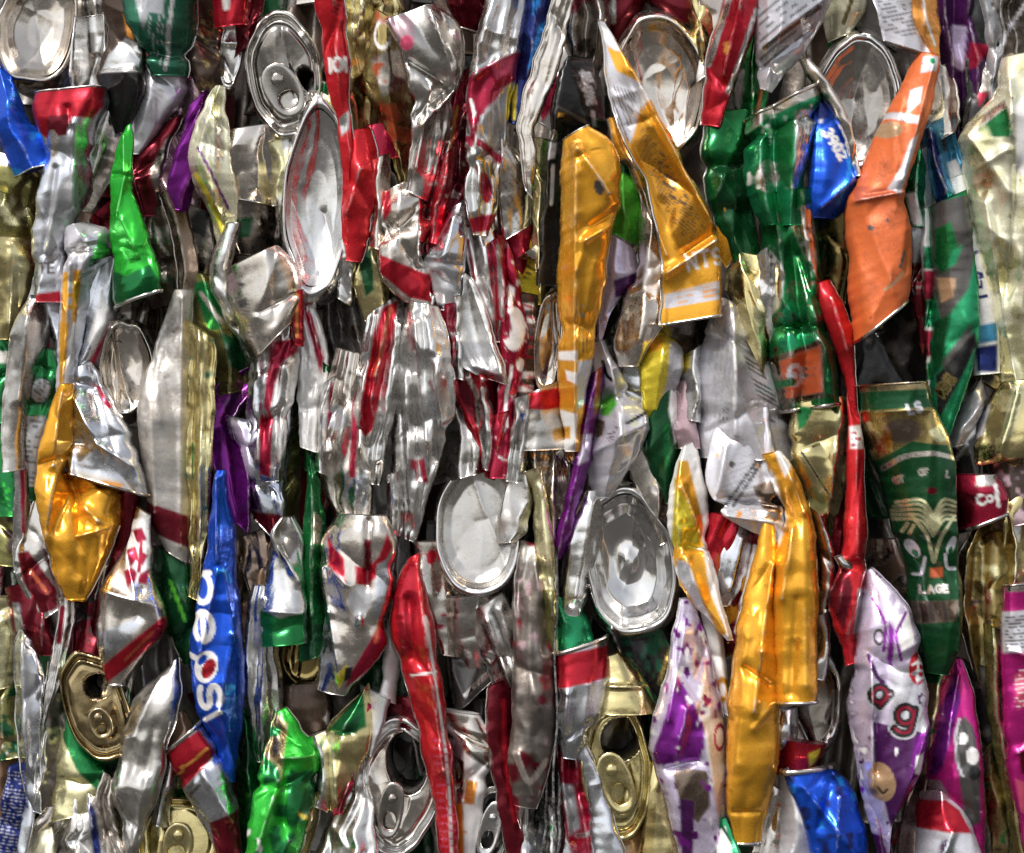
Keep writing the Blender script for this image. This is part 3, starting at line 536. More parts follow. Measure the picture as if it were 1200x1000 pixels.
C('narrow silver and yellow folded edge beneath the slanting yellow can', 10, "716,142 722,176 744,208 756,250 770,300 772,340", "722,140 736,180 752,204 766,248 786,306 778,344", 'wa', [('P', 'yl', "712,138 728,140 738,186 722,190"), ('P', 'yl', "742,200 756,200 762,222 750,220"), ('P', 'yl', "768,318 782,318 778,345 768,345")], st='k')
C('small yellow corner with silver rim at the right of the slanting yellow can', 26, "842,238 846,262 848,300", "848,246 864,286 850,302", 'yl', rims='R')
E('large beige oval can bottom behind the slanting yellow can', 34, 772, 100, 60, 96, -6, 'bottom', 'wa', tilt=(.05, 0), skirt=dict(dx=-4, dy=0, len=50, sc=.85, col='wa'), amp=.4, dome=.28)
C('dark crimson can at the top edge left of the beige oval', 62, "712,-8 716,30 722,54", "750,-8 738,20 728,50", 'mr', [('L', 'al', 4, "716,-8 718,30")])
C('dark crimson can at the top edge above the beige oval', 66, "752,-8 770,10", "822,-8 815,30", 'mr', [('N', 'dk', 14, .3)])
C('thin gold strip at the top edge right of the beige oval', 40, "817,-8 820,30 818,62", "828,-8 828,30 826,70", 'gd', st='k')
C('white cream can wall at the top edge beside the red slanting can', 40, "830,-8 830,40 828,80", "856,-8 846,30 834,76", 'wt', [('N', 'wa', 16, .2)])
C('glossy crimson can with silver edges slanting at the top', 18, "858,-8 846,30 832,72 829,142", "884,-8 881,24 868,70 838,144", 'rd', [('L', 'al', 5, "856,-8 830,76"), ('L', 'al', 4, "884,16 862,84 852,110"), ('E', 'oy', 849, 60, 3, 8)], folds=[(866, 0, 846, 90, 7, 6)], rims='L')
C('bright green strip behind the crimson slanting can', 32, "884,20 872,80 868,110 876,168", "894,30 892,100 884,168", 'gn', [('L', 'od', 3, "892,90 889,125 880,160"), ('P', 'gy', "866,84 872,82 868,130 858,120")], st='k')
C('dark green can with silver edge right of the beige oval', 38, "836,144 832,190 838,240 866,300", "874,140 874,200 872,250 878,298", 'gn', [('P', 'gk', "830,200 872,190 880,300 850,300")], rims='L', T=.4)
# --- top right
C('grey brushed can with small print at the top edge', 14, "884,-8 888,40 894,102", "974,-8 956,36 922,78 900,104", 'lg', [('H', 'dg', "886,0 965,-8 940,45 890,90", 8, -38, .35, 9), ('L', 'dk', 3, "894,60 960,10")], folds=[(890, 60, 965, 0, 5, 6), (892, 80, 950, 35, -6, 5)], st='k', amp=.7)
C('small cream can corner at the top edge', 46, "968,-8 976,14 982,36", "1002,-8 1000,12 990,34", 'cr', [('L', 'go', 3, "996,0 986,30")])
C('dark grey can shoulder at the top edge above the open brown end', 44, "1000,-8 1004,16 1010,34", "1032,-8 1032,20 1036,46", 'dg')
E('brown mauve recessed can end with bright silver rim', 26, 1004, 118, 54, 92, 10, 'bottom', 'in', tilt=(.12, 0), rimc='al', skirt=dict(dx=4, dy=10, len=40, sc=.8, col='al2'), dome=.16, amp=.4)
C('pale bent rim strip curving left of the brown can end', 6, "940,72 957,100 975,130 992,168 1002,206", "950,72 966,94 984,124 1000,166 1006,206", 'wa', st='b', T=.6, amp=.3)
C('bright blue can with white number print beside the brown can end', 14, "957,108 957,160 953,200 949,252", "959,106 980,138 997,178 1004,212 996,238 976,254", 'bl', [('T', 'wt', '3902', 962, 158, 12, 58, 3), ('P', 'wt', "958,132 964,138 962,146 958,146"), ('P', 'nb', "952,100 966,116 972,140 956,142"), ('L', 'bb', 3, "990,170 994,200 980,240")], folds=[(998, 212, 960, 246, 7, 6)], amp=.5)
C('green and silver foil can with round emblem, right of the green strip', 8, "880,142 876,170 876,206 884,246 896,262", "956,104 957,130 946,178 936,224 930,262", 'ge', [('P', 'wa', "870,138 960,98 960,112 900,138 876,158"), ('P', 'al', "930,132 956,130 946,190 928,226"), ('H', 'dg', "934,136 952,136 944,190 930,215", 4, 96, .5, 5), ('E', 'al2', 898, 208, 14, 20, 10), ('N', 'gn', 18, .55), ('N', 'wt', 12, .5), ('H', 'gk', "884,160 912,152 914,172 886,182", 5, -8, .5, 6), ('P', 'gn', "908,150 928,140 924,230 908,200"), ('H', 'dg', "890,196 908,192 908,222 890,222", 5, 20, .4, 4)], amp=1.0, cell=22, rims='T', st='w', rc='wa', rr=2.4)
C('dark green crushed can with brown label and round white emblem', 12, "890,232 898,270 902,320 902,360 906,420 920,478", "946,226 952,290 954,340 960,380 972,420 976,470", 'gn',
  [('P', 'wa', "920,250 952,240 956,330 944,310"), ('N', 'gk', 16, .25), ('P', 'al', "900,290 918,320 912,360 902,372"), ('P', 'ge', "912,370 926,350 936,372 916,384"), ('P', 'ge', "906,392 950,392 955,402 924,424"), ('P', 'br', "902,420 958,400 962,466 916,474"), ('P', 'od', "912,424 956,406 960,460 920,468"), ('N', 'br', 9, .35), ('R', 'lg', 930, 440, 8, 11, 4), ('T', 'lg', 'e', 926, 444, 9, 0, 2.4), ('L', 'gn', 8, "908,452 926,448"), ('P', 'ge', "962,430 976,440 976,465 964,462")],
  folds=[(922, 250, 950, 400, 8, 5), (908, 384, 958, 384, -8, 6), (935, 300, 960, 390, -6, 5)], rims='B', rr=2.6, st='w', amp=.9, cell=24)
C('olive gold strip behind the blue can', 44, "958,250 960,290 966,330", "990,252 990,300 982,340", 'go', [('P', 'nb', "955,246 966,246 962,270 956,275"), ('P', 'gk', "956,280 966,280 960,330")])
C('grey printed can wall with orange edge at the top', 8, "1022,-8 1030,24 1036,48", "1076,-8 1074,24 1096,66", 'lg', [('H', 'dg', "1026,0 1070,-6 1072,44 1036,46", 5, -12, .45, 5), ('P', 'oy', "1066,-10 1100,-10 1100,70 1088,62 1070,28")], more=[dict(name='fold', L="1066,-8 1070,24 1092,64", R="1096,-8 1099,30 1098,66", base='oy', st='k', z=4, pr=[('L', 'wt', 2, "1078,-6 1080,20 1094,54")])], st='f', amp=.7, rims='B', rc='dk')
C('orange can slanting down with scratched lower body and silver rim', 4, "1076,64 1058,104 1042,132 1020,176 1006,212 993,238 996,300 1000,399", "1097,68 1090,114 1080,146 1066,190 1052,232 1062,258 1064,318 1059,352", 'or',
  [('P', 'lg', "1080,68 1098,68 1094,86 1076,88"), ('E', 'ge', 1090, 74, 3, 4), ('P', 'lg', "1064,108 1078,104 1074,124 1058,138"), ('P', 'lg', "1036,132 1072,140 1070,150 1034,140"), ('P', 'lg', "1062,168 1072,160 1050,232 1034,226 1050,200"), ('P', 'od', "996,218 1040,226 1050,232 1000,244"), ('E', 'tn', 1038, 155, 15, 10), ('E', 'dg', 1015, 270, 4, 3, 30), ('E', 'dg', 1034, 262, 2, 2.6), ('L', 'dg', 2.4, "1054,298 1049,316"), ('L', 'tn', 2.4, "1030,342 1042,334 1052,322"), ('N', 'br', 5, .8), ('N', 'tn', 8, .72)],
  folds=[(998, 238, 1056, 228, 8, 5), (1090, 80, 1052, 215, 6, 7), (1010, 232, 1050, 226, -5, 6), (1000, 300, 1010, 380, 4, 8)], rims='B', rr=2.2, st='b', amp=.6, T=.36, mat=MAT_DULL)
C('dark purple can with pale highlight at the top edge', 34, "1100,-8 1104,40 1112,84 1124,158", "1134,-8 1138,40 1150,90 1134,162", 'pd', [('P', 'lv', "1114,30 1130,34 1128,84 1112,80"), ('P', 'cm', "1134,52 1156,60 1140,82 1128,84")], st='w')  # pale lavender patch is a highlight painted into the colour
C('black and crimson narrow can right of the dark purple can', 30, "1136,-8 1136,40 1140,90 1132,150", "1150,-8 1162,50 1158,110 1138,158", 'bk', [('P', 'cm', "1134,50 1158,56 1150,80 1136,82"), ('P', 'wa', "1142,84 1158,74 1158,108 1146,110"), ('P', 'cm', "1144,110 1156,110 1144,128")])
C('dark grey forked strip at the top right edge', 26, "1150,-8 1156,24 1164,60 1160,110", "1166,-8 1168,20 1172,60 1168,96", 'gy', [('N', 'dg', 14, .1)], st='k')
C('grey curved can wall in the top right corner', 36, "1172,-8 1168,30 1166,70", "1212,-8 1212,40 1210,72", 'dk', [('N', 'bk', 26, .25), ('L', 'lg', 4, "1202,0 1178,40 1170,60")], st='w')
C('grey leaf shaped can above the teal blue can', 24, "1096,84 1092,120 1076,150 1080,182", "1108,82 1118,110 1120,150 1092,172", 'wa', [('N', 'gk', 14, .55), ('L', 'dk', 3, "1104,90 1106,124 1084,146")], st='c')
C('teal blue and white can right of the orange can', 26, "1086,160 1094,200 1106,262", "1112,142 1122,180 1134,216 1140,260", 'te', [('P', 'nb', "1080,150 1094,160 1108,240 1098,250"), ('P', 'wt', "1108,192 1122,185 1138,240 1122,262"), ('N', 'dg', 8, .55), ('E', 'br', 1106, 170, 4, 9)], st='k')
C('green and white striped scrap right of the orange can', 14, "1070,178 1056,204 1050,222 1062,262", "1080,180 1082,212 1080,262", 'ge', [('P', 'wt', "1060,228 1070,226 1082,265 1068,265"), ('N', 'gk', 12, .3)], st='k')
C('large pale gold and cream can down the right edge with a green triangle', 8, "1174,72 1171,110 1126,156 1134,208 1148,282 1164,346 1172,392 1178,440 1176,462", "1212,66 1214,150 1214,220 1214,300 1212,380 1210,430 1206,460", 'cr',
  [('P', 'gn', "1138,156 1172,130 1178,166 1150,164"), ('P', 'wa', "1118,158 1170,122 1172,130 1140,156"), ('N', 'gl', 26, .05), ('N', 'ol', 10, .66), ('P', 'wt', "1180,130 1214,90 1214,240 1184,200")], folds=[(1176, 100, 1176, 165, 6, 4), (1150, 240, 1190, 450, 9, 7), (1128, 160, 1176, 230, 7, 8), (1186, 200, 1180, 330, -8, 8), (1140, 200, 1172, 180, 5, 5)], st='b', amp=.9, T=.3)  # white patch on the right side paints in a pale sheen
# --- second row, left
C('olive gold can corner at the left edge, upper of two', 36, "-8,232 -8,262 -8,282", "26,240 36,262 30,282", 'ol', [('N', 'gl', 14, .3)])
C('pale gold can at the left edge with creased right side', 24, "-8,284 -8,330 -8,392", "30,286 36,310 22,350 12,392", 'gd', [('P', 'gl', "20,288 38,310 12,390 14,340"), ('N', 'go', 18, .5)], folds=[(18, 288, 14, 380, 6, 5)])
C('green can sliver at the left edge', 40, "-8,368 -8,420 -8,490", "6,372 9,420 5,486", 'gn', [('P', 'wa', "-8,412 12,412 12,426 -8,426")])
C('silver shoulder with yellow lettered strip pinched at the bottom', 10, "82,268 80,320 76,350 74,400 73,455", "98,262 126,270 133,298 106,322 97,378 84,455", 'lg',
  [('P', 'wt', "84,288 108,284 106,300 84,302"), ('P', 'yl', "76,320 84,320 82,380 74,380"), ('P', 'yl', "90,318 98,318 92,370 86,400 88,340"), ('R', 'yl', 85, 354, 5, 7, 2.6), ('P', 'yl', "72,378 84,380 78,450 72,450"), ('L', 'wt', 3, "90,380 84,410 80,450"), ('P', 'co', "104,276 134,290 130,316 108,318"), ('H', 'dk', "84,288 106,284 106,298 84,300", 5, -4, .4, 5)], folds=[(104, 272, 90, 330, -6, 5), (86, 310, 76, 450, 5, 5), (120, 272, 112, 316, 5, 6)], st='k', amp=.7)
C('white silver pointed can with crimson edge left of the teardrop bottom', 22, "124,306 108,360 92,410 84,452", "130,308 134,372 112,428 90,452", 'co', [('P', 'cm', "130,380 134,372 110,434 102,430"), ('P', 'wt', "122,340 132,370 112,410 104,400")], st='k', rims='L')
C('white lavender folded scrap left of the yellow lettered strip', 26, "46,352 54,372 58,400 66,436", "62,352 72,376 74,402 72,440", 'co', [('P', 'cm', "50,370 58,390 62,430 54,412")], st='k')
C('dull grey leaf can with bright ridge at the left', 16, "38,354 18,388 12,430 8,486 10,548", "46,354 52,384 50,410 36,450 26,490 24,546", 'al2', [('P', 'wt', "36,378 50,380 50,405 40,425")], folds=[(38, 372, 26, 470, 8, 5)], st='b', amp=.7)
C('dark green can with grey emblem beside the yellow pinched can', 24, "48,412 36,446 32,486 30,520 30,580", "60,414 70,440 66,468 54,500 40,580", 'gk', [('P', 'gn', "44,408 62,412 72,440 64,446 42,440"), ('E', 'gy', 50, 458, 11, 14, 20), ('H', 'bk', "42,448 60,448 60,470 40,470", 5, 40, .4, 4), ('P', 'gy', "32,488 56,486 44,570 30,570"), ('H', 'dg', "30,490 52,490 40,575 30,575", 6, 8, .5, 5), ('P', 'gn', "36,476 60,476 56,488 34,488")], st='b')
C('yellow can pinched at the neck with wide folded lower body', 4, "73,452 58,488 44,540 46,575 54,620 66,665 80,700", "84,452 85,482 84,512 78,540 72,560 110,640 100,700", 'yl', [('N', 'yd', 14, .6)], folds=[(76, 460, 66, 545, 7, 5), (46, 545, 80, 535, -7, 5), (70, 552, 58, 632, 8, 6), (84, 575, 66, 620, -7, 6)],
  more=[dict(name='flap', L="70,552 62,590 58,636 68,676 82,702", R="80,550 108,566 140,574 136,626 98,702", base='yl', z=8, st='f', folds=[(78, 556, 92, 590, -9, 7), (94, 588, 118, 610, 8, 6), (60, 636, 126, 620, 6, 6), (136, 576, 120, 650, -5, 6)], pr=[('N', 'yd', 20, .55)], rims='LR', amp=.5)], amp=.5, rims='', T=.34)
E('dull teardrop shaped can bottom in the left half', 24, 147, 432, 34, 62, 6, 'bottom', 'wa', tilt=(-.1, 0), rimc='al2', skirt=dict(dx=0, dy=10, len=40, sc=.8, col='al2'), dome=.26, amp=.8)
C('dark grey shoulder above the teardrop can bottom', 52, "138,362 134,388", "178,350 176,400", 'dk', amp=1.2)
C('silver pyramid shaped can end above the wide yellow body', 16, "88,436 84,478 80,515 78,548", "104,430 132,476 158,520 168,574", 'co', [('P', 'wa', "78,546 170,568 170,580 78,556"), ('P', 'cm', "112,452 118,452 136,478 130,480"), ('N', 'al2', 24, .35), ('P', 'oy', "126,562 150,566 146,574 122,570")], folds=[(92, 470, 120, 520, 8, 7), (120, 520, 160, 545, 6, 7), (82, 520, 120, 520, -5, 6)], rims='B', rc='br', st='b', rr=2)
C('tall dull grey can with maroon bottom band left of the gold strip', 20, "212,345 190,400 172,462 168,500 176,560 181,606 196,642", "219,345 218,450 217,560 216,652", 'al2', [('P', 'mr', "170,586 222,604 222,642 180,624"), ('N', 'br', 26, .25), ('L', 'wa', 4, "186,450 176,520 184,590")], folds=[(180, 470, 184, 600, 5, 8), (216, 350, 214, 640, 4, 3)], rims='BR', st='b', amp=.6, mat=MAT_DULL)
C('brown creased strip with bright edge in the upper left gap', 26, "198,232 204,262 214,300 218,346", "207,228 216,262 226,312 222,348", 'br', rims='L', st='k')
C('dark brown crushed scrap between bright green can and creased strip', 46, "170,262 172,300 188,350", "202,250 210,300 214,345", 'bn', [('N', 'dk', 16, .1), ('L', 'wa', 2, "178,270 200,300")], amp=1.3)
C('dark shiny scrap under the pale yellow leaf can', 50, "216,246 226,290 232,336", "250,262 256,300 250,345", 'dk', [('N', 'bk', 18, .1)], amp=1.3)
C('olive and green can with gold wall behind the gold strip', 34, "226,330 232,380 250,430 252,456", "242,330 262,365 286,410 284,450", 'ol', [('P', 'gn', "226,332 244,330 264,370 262,388 246,388"), ('L', 'wa', 4, "238,345 262,378"), ('P', 'gk', "260,390 290,400 290,440 272,430")], st='k')
C('tall thin greenish gold can left of the blue can', 10, "220,378 218,450 217,545 222,620 226,698", "252,400 249,478 246,556 240,632 230,698", 'gd', [('P', 'gl', "236,510 248,505 240,640 230,660"), ('N', 'gt', 14, .45), ('N', 'ol', 10, .5), ('L', 'gn', 2, "226,520 226,560")], folds=[(238, 400, 236, 680, 7, 5), (226, 400, 226, 640, -5, 4)], st='p', amp=.6)
C('silver curved scrap edge left of the barcode can', 22, "268,268 252,305 254,340 270,376 296,422", "276,268 268,300 266,330 280,366 300,418", 'al', st='b', T=.5)
C('pale silver can shoulder with letters and small barcode', 14, "266,322 268,346 284,388 298,420", "328,295 346,318 352,346 344,376", 'wa', [('T', 'dg', 'K', 280, 340, 16, -28, 3.4), ('P', 'pk', "268,326 278,322 284,342 272,346"), ('H', 'dg', "282,356 296,352 304,396 294,400", 4, 10, .55, 0), ('P', 'dg', "280,354 293,350 294,360 284,364")], folds=[(330, 300, 306, 372, 6, 10), (350, 346, 308, 368, -5, 5)], amp=.45, T=.4)
C('silver can with curling crimson ribbon below the barcode shoulder', 12, "304,372 302,396 296,420 294,480 290,545 308,562", "350,348 350,398 346,436 338,480 326,560", 'al',
  [('P', 'cm', "318,402 350,396 350,412 332,426 324,450 318,490 310,478 314,440"), ('N', 'cm', 9, .62), ('E', 'wa', 318, 392, 9, 9), ('P', 'co', "294,450 312,440 306,530 292,540"), ('P', 'cm', "306,490 322,486 318,560 304,556"), ('P', 'ps', "326,368 338,370 334,384 326,384")], folds=[(306, 440, 304, 540, 8, 5), (334, 430, 326, 480, 6, 5), (300, 380, 346, 364, 5, 4)], st='p', amp=.9, cell=22)
C('thin red and orange sliver between silver ribbon can and white strip', 2, "346,344 344,380 346,402", "352,342 354,376 353,404", 'rd', [('L', 'oy', 2, "349,346 349,395")])
C('purple can rim in shadow behind the gold strip', 28, "290,440 258,452 248,480 250,512 258,560 272,604", "294,446 274,478 268,508 280,530 290,570 286,612", 'pu', [('P', 'pd', "262,470 286,456 280,500 266,500"), ('N', 'pd', 16, .4)], st='c', rims='L', rc='bz')
C('bluish purple dented can left of the looped silver strip', 26, "272,494 280,530 286,560 302,606", "300,500 322,540 332,580 326,628", 'co', [('P', 'lv', "270,490 290,500 300,560 284,560"), ('P', 'mr', "296,598 332,602 330,630 300,622"), ('N', 'gy', 18, .3)], folds=[(284, 500, 310, 600, 5, 6)], rims='B')
# --- second row, centre left
C('white and red strip below the long silver oval', 22, "354,356 350,400 352,440 358,520", "360,354 374,396 381,430 370,524", 'wt', [('P', 'cm', "352,350 366,370 380,420 376,440 366,400 356,370"), ('N', 'wa', 14, .35)], st='p')
C('olive strip below the curling ribbon can', 36, "332,470 330,540 328,600", "346,440 344,540 340,606", 'ol', [('N', 'bn', 14, .3)], st='k')
C('dark green thin strip beside the white and red strip', 30, "374,430 366,480 364,545", "388,440 382,480 374,548", 'gk', st='k')
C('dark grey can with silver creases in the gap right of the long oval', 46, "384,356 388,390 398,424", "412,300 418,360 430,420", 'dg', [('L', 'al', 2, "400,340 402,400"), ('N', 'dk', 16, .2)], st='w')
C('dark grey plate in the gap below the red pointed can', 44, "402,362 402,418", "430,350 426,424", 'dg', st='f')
C('thin pale gold strip with green inner side below the red pointed can', 24, "432,262 424,310 424,340 432,372", "444,252 449,300 450,348 444,376", 'gd', [('P', 'gk', "420,305 436,290 440,340 428,350")], st='k')
C('small silver scrap right of the long silver oval rim', 28, "404,286 404,318 402,346", "414,280 415,312 408,350", 'al', rims='R')
C('silver can with red bottom band and rim, centre left', 14, "456,226 449,250 447,290 448,322 470,348 504,358", "480,216 497,238 506,262 492,300 502,330 507,346", 'wa', [('P', 'rd', "446,300 490,318 512,326 512,356 480,350 446,322"), ('P', 'rd', "448,228 458,222 460,250 450,262"), ('L', 'rb', 3, "484,322 496,330 494,346"), ('N', 'al2', 20, .2)], folds=[(492, 232, 490, 310, 6, 7), (456, 262, 490, 316, -6, 6), (470, 225, 466, 280, 4, 8)], rims='B', rr=2.2, amp=.6)
C('bluish silver spoon shaped can right of the red banded can', 10, "530,246 510,288 499,306 508,332 516,360", "541,240 544,270 542,310 530,362", 'co', [('P', 'gy', "500,306 540,308 530,362 512,356"), ('L', 'cm', 4, "528,250 514,276")], folds=[(532, 256, 520, 310, 7, 8), (500, 308, 540, 312, -5, 5)], amp=.5)
C('tall silver can with diagonal red stripe, centre left', 12, "434,372 426,420 418,500 424,562", "466,350 474,390 466,440 456,500 440,564", 'al', [('P', 'rd', "448,362 468,350 460,400 450,450 438,504 420,520 424,470 436,410"), ('L', 'od', 3, "458,362 448,410 440,440"), ('N', 'co', 18, .4)], folds=[(470, 380, 446, 540, 8, 6), (440, 370, 422, 500, 5, 5)], st='p', amp=.5)
C('grey silver can with crimson stripe under the tall red striped can', 18, "400,414 384,460 372,516 380,566 398,612", "424,420 422,480 430,540 434,640", 'wa', [('P', 'cm', "414,470 424,440 422,500 418,560 410,560 412,510"), ('E', 'gy', 396, 490, 14, 14), ('N', 'dk', 20, .45), ('P', 'co', "418,560 432,545 432,590 422,600")], folds=[(388, 530, 420, 440, 6, 6), (404, 470, 376, 500, -6, 6)], amp=.9, st='p')
C('silver can folded into many sharp vertical pleats, centre', 8, "480,356 467,430 460,500 464,560 474,628", "512,362 524,400 530,450 529,500 506,556 484,632", 'al', [('N', 'dk', 14, .5), ('P', 'cm', "490,540 498,536 502,565 496,566")], folds=[(488, 380, 500, 520, 9, 5), (476, 440, 480, 600, 8, 4), (500, 370, 518, 500, 8, 5), (482, 420, 492, 560, -9, 5), (508, 420, 512, 540, -8, 5), (470, 470, 480, 620, -6, 4), (518, 420, 500, 560, 7, 5)], st='p', amp=1., cell=20)
C('silver strip with red triangle right of the pleated can', 16, "506,350 514,390 520,430 526,470", "530,360 530,400 531,440 530,474", 'al', [('P', 'cm', "506,352 531,362 531,424 516,390")], st='p')
C('pointed silver panel with upturned foot left of the crimson script', 8, "546,322 540,362 533,402 540,428 556,438", "552,326 566,360 581,412 592,448", 'al', [('P', 'gy', "536,400 570,402 586,440 548,436")], folds=[(550, 330, 588, 440, 6, 5), (540, 400, 556, 430, 7, 6), (556, 430, 586, 440, 5, 5)], st='c', amp=.5, rims='R')
C('silver can with crimson edges above the pointed panel', 18, "545,272 546,300 552,340 578,398", "574,266 581,300 583,350 584,398", 'al', [('P', 'cm', "546,318 560,336 578,380 572,390 552,350"), ('L', 'mr', 3, "548,282 556,330"), ('L', 'od', 2, "580,300 582,390")], folds=[(570, 272, 576, 380, 6, 6)], rims='T', rc='cm', st='p')
C('crimson and white patterned can with flowing script, centre', 14, "588,276 588,320 590,350 586,400 584,470 580,556", "600,300 606,340 616,380 612,430 600,480 588,556", 'cm', [('E', 'wt', 602, 386, 14, 26), ('E', 'cm', 592, 382, 7, 17), ('P', 'wt', "588,330 604,338 600,362 590,352"), ('E', 'wt', 610, 428, 5, 8), ('N', 'wt', 8, .5), ('L', 'wt', 3, "600,430 592,470 594,500")], amp=.7)
C('small checkered crimson and white scrap right of the script can', 26, "610,350 612,400 608,460", "622,352 624,400 618,456", 'bn', [('H', 'wt', "606,350 626,350 626,460 606,460", 16, 0, .5, 0), ('H', 'cm', "606,350 626,350 626,460 606,460", 11, 20, .3, 6)])
C('crimson can corner above the yellow black scrap', 42, "588,282 596,310", "612,276 606,312", 'cm')
C('bright red folded can with pale edge below the pointed panel', 18, "528,404 530,440 548,490 572,556", "548,424 578,440 579,490 580,558", 'rd', [('P', 'mr', "526,400 548,430 566,510 540,470"), ('L', 'wa', 4, "546,438 560,462 562,500")], folds=[(572, 446, 574, 540, 7, 5)], st='p')
C('grey silver scrap left of the bright red folded can', 28, "518,474 522,510 512,560", "546,478 566,520 560,548", 'al2', [('N', 'dk', 14, .3)], st='k')
# --- second row, centre and right
E('narrow silver can end seen nearly edge on, left of the yellow can', 20, 643, 402, 18, 66, 6, 'pan', 'wa', tilt=(-.4, 0), skirt=dict(dx=8, dy=-8, len=40, sc=.9, col='al'))
C('pale arc of a silver rim above the narrow can end', 26, "622,300 640,312 650,330", "628,296 650,310 660,345", 'wa')
C('red banded can with pale rim below the narrow can end', 22, "618,466 610,486 612,522", "662,448 662,484 664,520", 'al2', [('P', 'rd', "615,462 664,452 664,482 614,480"), ('V', 'wa', .42, .52), ('P', 'nb', "608,484 616,484 612,500")], amp=.6)
C('brownish grey can with orange stains below the red banded can', 30, "612,510 624,560 646,602", "664,500 668,550 660,600", 'wa', [('N', 'oy', 16, .3), ('N', 'br', 22, .2)], amp=1, st='p')
C('pale lavender can behind the yellow can', 26, "722,286 712,330 704,398", "738,296 746,330 720,360", 'lv', [('P', 'pd', "718,330 746,320 740,345 720,350")], st='b')
C('bright lime stripe can between the two yellow cans', 28, "728,202 724,250 726,284", "746,208 752,250 738,290", 'gm', [('V', 'gk', 0, .12), ('V', 'al2', .88, 1)])
C('bone white silver leaf can under the slanting yellow can', 14, "752,244 754,300 738,340 726,380 722,402 730,426", "762,256 778,304 776,350 772,380 742,426", 'wa', [('L', 'od', 3, "740,290 738,340"), ('N', 'pk', 20, .5), ('P', 'wt', "758,290 776,310 768,350 752,340")], folds=[(764, 260, 748, 400, 6, 7)], rims='R')
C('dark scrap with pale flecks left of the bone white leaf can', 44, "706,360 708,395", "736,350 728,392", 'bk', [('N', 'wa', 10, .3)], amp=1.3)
C('yellow can with white side below the slanting yellow can', 18, "754,412 754,444 762,488", "776,394 799,412 796,440 768,490", 'ye', [('P', 'lg', "784,400 800,405 800,450 768,492 780,450"), ('P', 'yl', "750,400 778,392 776,408 754,416")], folds=[(776, 408, 768, 480, 6, 6)])
C('dull grey folded can in the gap below the yellow silver rim', 36, "776,386 784,412", "826,372 806,420", 'dk', [('N', 'al', 10, .3)], amp=1.2)
C('silver blue flat strip left of the yellow white can', 26, "728,426 730,460 740,496", "744,430 758,480 758,490", 'co', st='k')
C('tall pointed grey can with barcode stripes', 24, "848,356 828,400 818,455 826,530", "858,360 880,398 904,446 924,534", 'lg', [('H', 'dg', "862,400 882,410 918,490 900,500", 4.5, 28, .5, 0), ('H', 'gy', "836,390 856,380 854,490 834,500", 5, 96, .5, 5), ('L', 'wt', 2, "858,380 858,480"), ('H', 'dg', "842,480 852,478 850,495 842,496", 4, 90, .5, 4)], folds=[(858, 366, 858, 510, 8, 6)], amp=.4, st='k')
C('tan gold can shoulder above the tall pointed grey can', 34, "868,306 856,340 862,374", "892,310 894,350 890,430", 'gd', [('N', 'br', 16, .25), ('P', 'gl', "880,360 892,350 892,430 886,420")])
C('silver strip with dark green right edge at the lower slant of the grey can', 16, "892,300 896,360 912,430 930,480", "902,290 904,380 926,450 940,482", 'al', [('P', 'gm', "900,420 912,440 930,490 916,480")], st='k')
C('silver can with green leaf print and small black text', 14, "698,406 702,446 692,510 694,562 704,580", "704,404 728,450 758,494 738,542 712,580", 'lg', [('P', 'gm', "704,470 718,462 722,474 712,488 704,486"), ('P', 'ol', "698,490 708,494 706,510 698,514"), ('H', 'dg', "710,506 722,498 726,512 712,518", 4, -20, .5, 3), ('L', 'bk', 3, "706,424 710,440 716,446"), ('N', 'cr', 14, .4), ('L', 'bk', 3, "734,496 756,484")], folds=[(714, 420, 726, 510, 6, 5), (694, 530, 756, 496, 6, 6)], amp=.5, st='k')
C('thin shiny purple strip slanting right of the tall yellow can', 6, "694,440 684,490 676,540 664,590 650,650", "706,432 698,490 690,540 678,590 656,652", 'pu', [('P', 'lv', "682,510 694,508 690,540 676,545"), ('P', 'od', "698,430 706,430 702,480 696,490")], st='k', T=.5)
C('white rimmed dark green leaf can, centre', 26, "758,500 762,540 782,582", "790,452 796,500 788,580", 'gk', [('L', 'gn', 6, "780,500 780,545 788,565"), ('P', 'wt', "786,450 800,456 800,500 790,520 782,480")], rims='R', rc='wt', amp=.5)
C('silver edged wall running down left of the yellow white folded can', 24, "740,545 756,580 778,630", "756,520 776,570 786,626", 'wa', [('N', 'dk', 16, .3)])
C('grey white can with pinkish inside above the yellow white folded can', 20, "798,452 790,490 798,520", "806,450 806,480 812,520", 'pk', rims='L')
C('white and yellow can folded to a point, centre right', 6, "804,524 788,570 785,610 787,650 804,696 852,748", "812,520 826,570 831,610 828,640 842,700 854,748", 'wt', [('P', 'ye', "786,640 790,560 800,570 824,640 812,645"), ('P', 'yl', "796,540 806,540 816,580 824,615 820,640 806,590 790,570"), ('P', 'yl', "786,640 824,645 830,690 850,740 844,748 828,716 812,690 800,655 790,665"), ('P', 'lg', "792,655 806,660 822,706 812,712 796,690"), ('P', 'yl', "790,670 796,690 846,745 838,745")], folds=[(798, 570, 826, 640, 8, 5), (800, 640, 828, 644, -6, 4), (826, 650, 852, 745, 6, 5)], st='k', amp=.5)
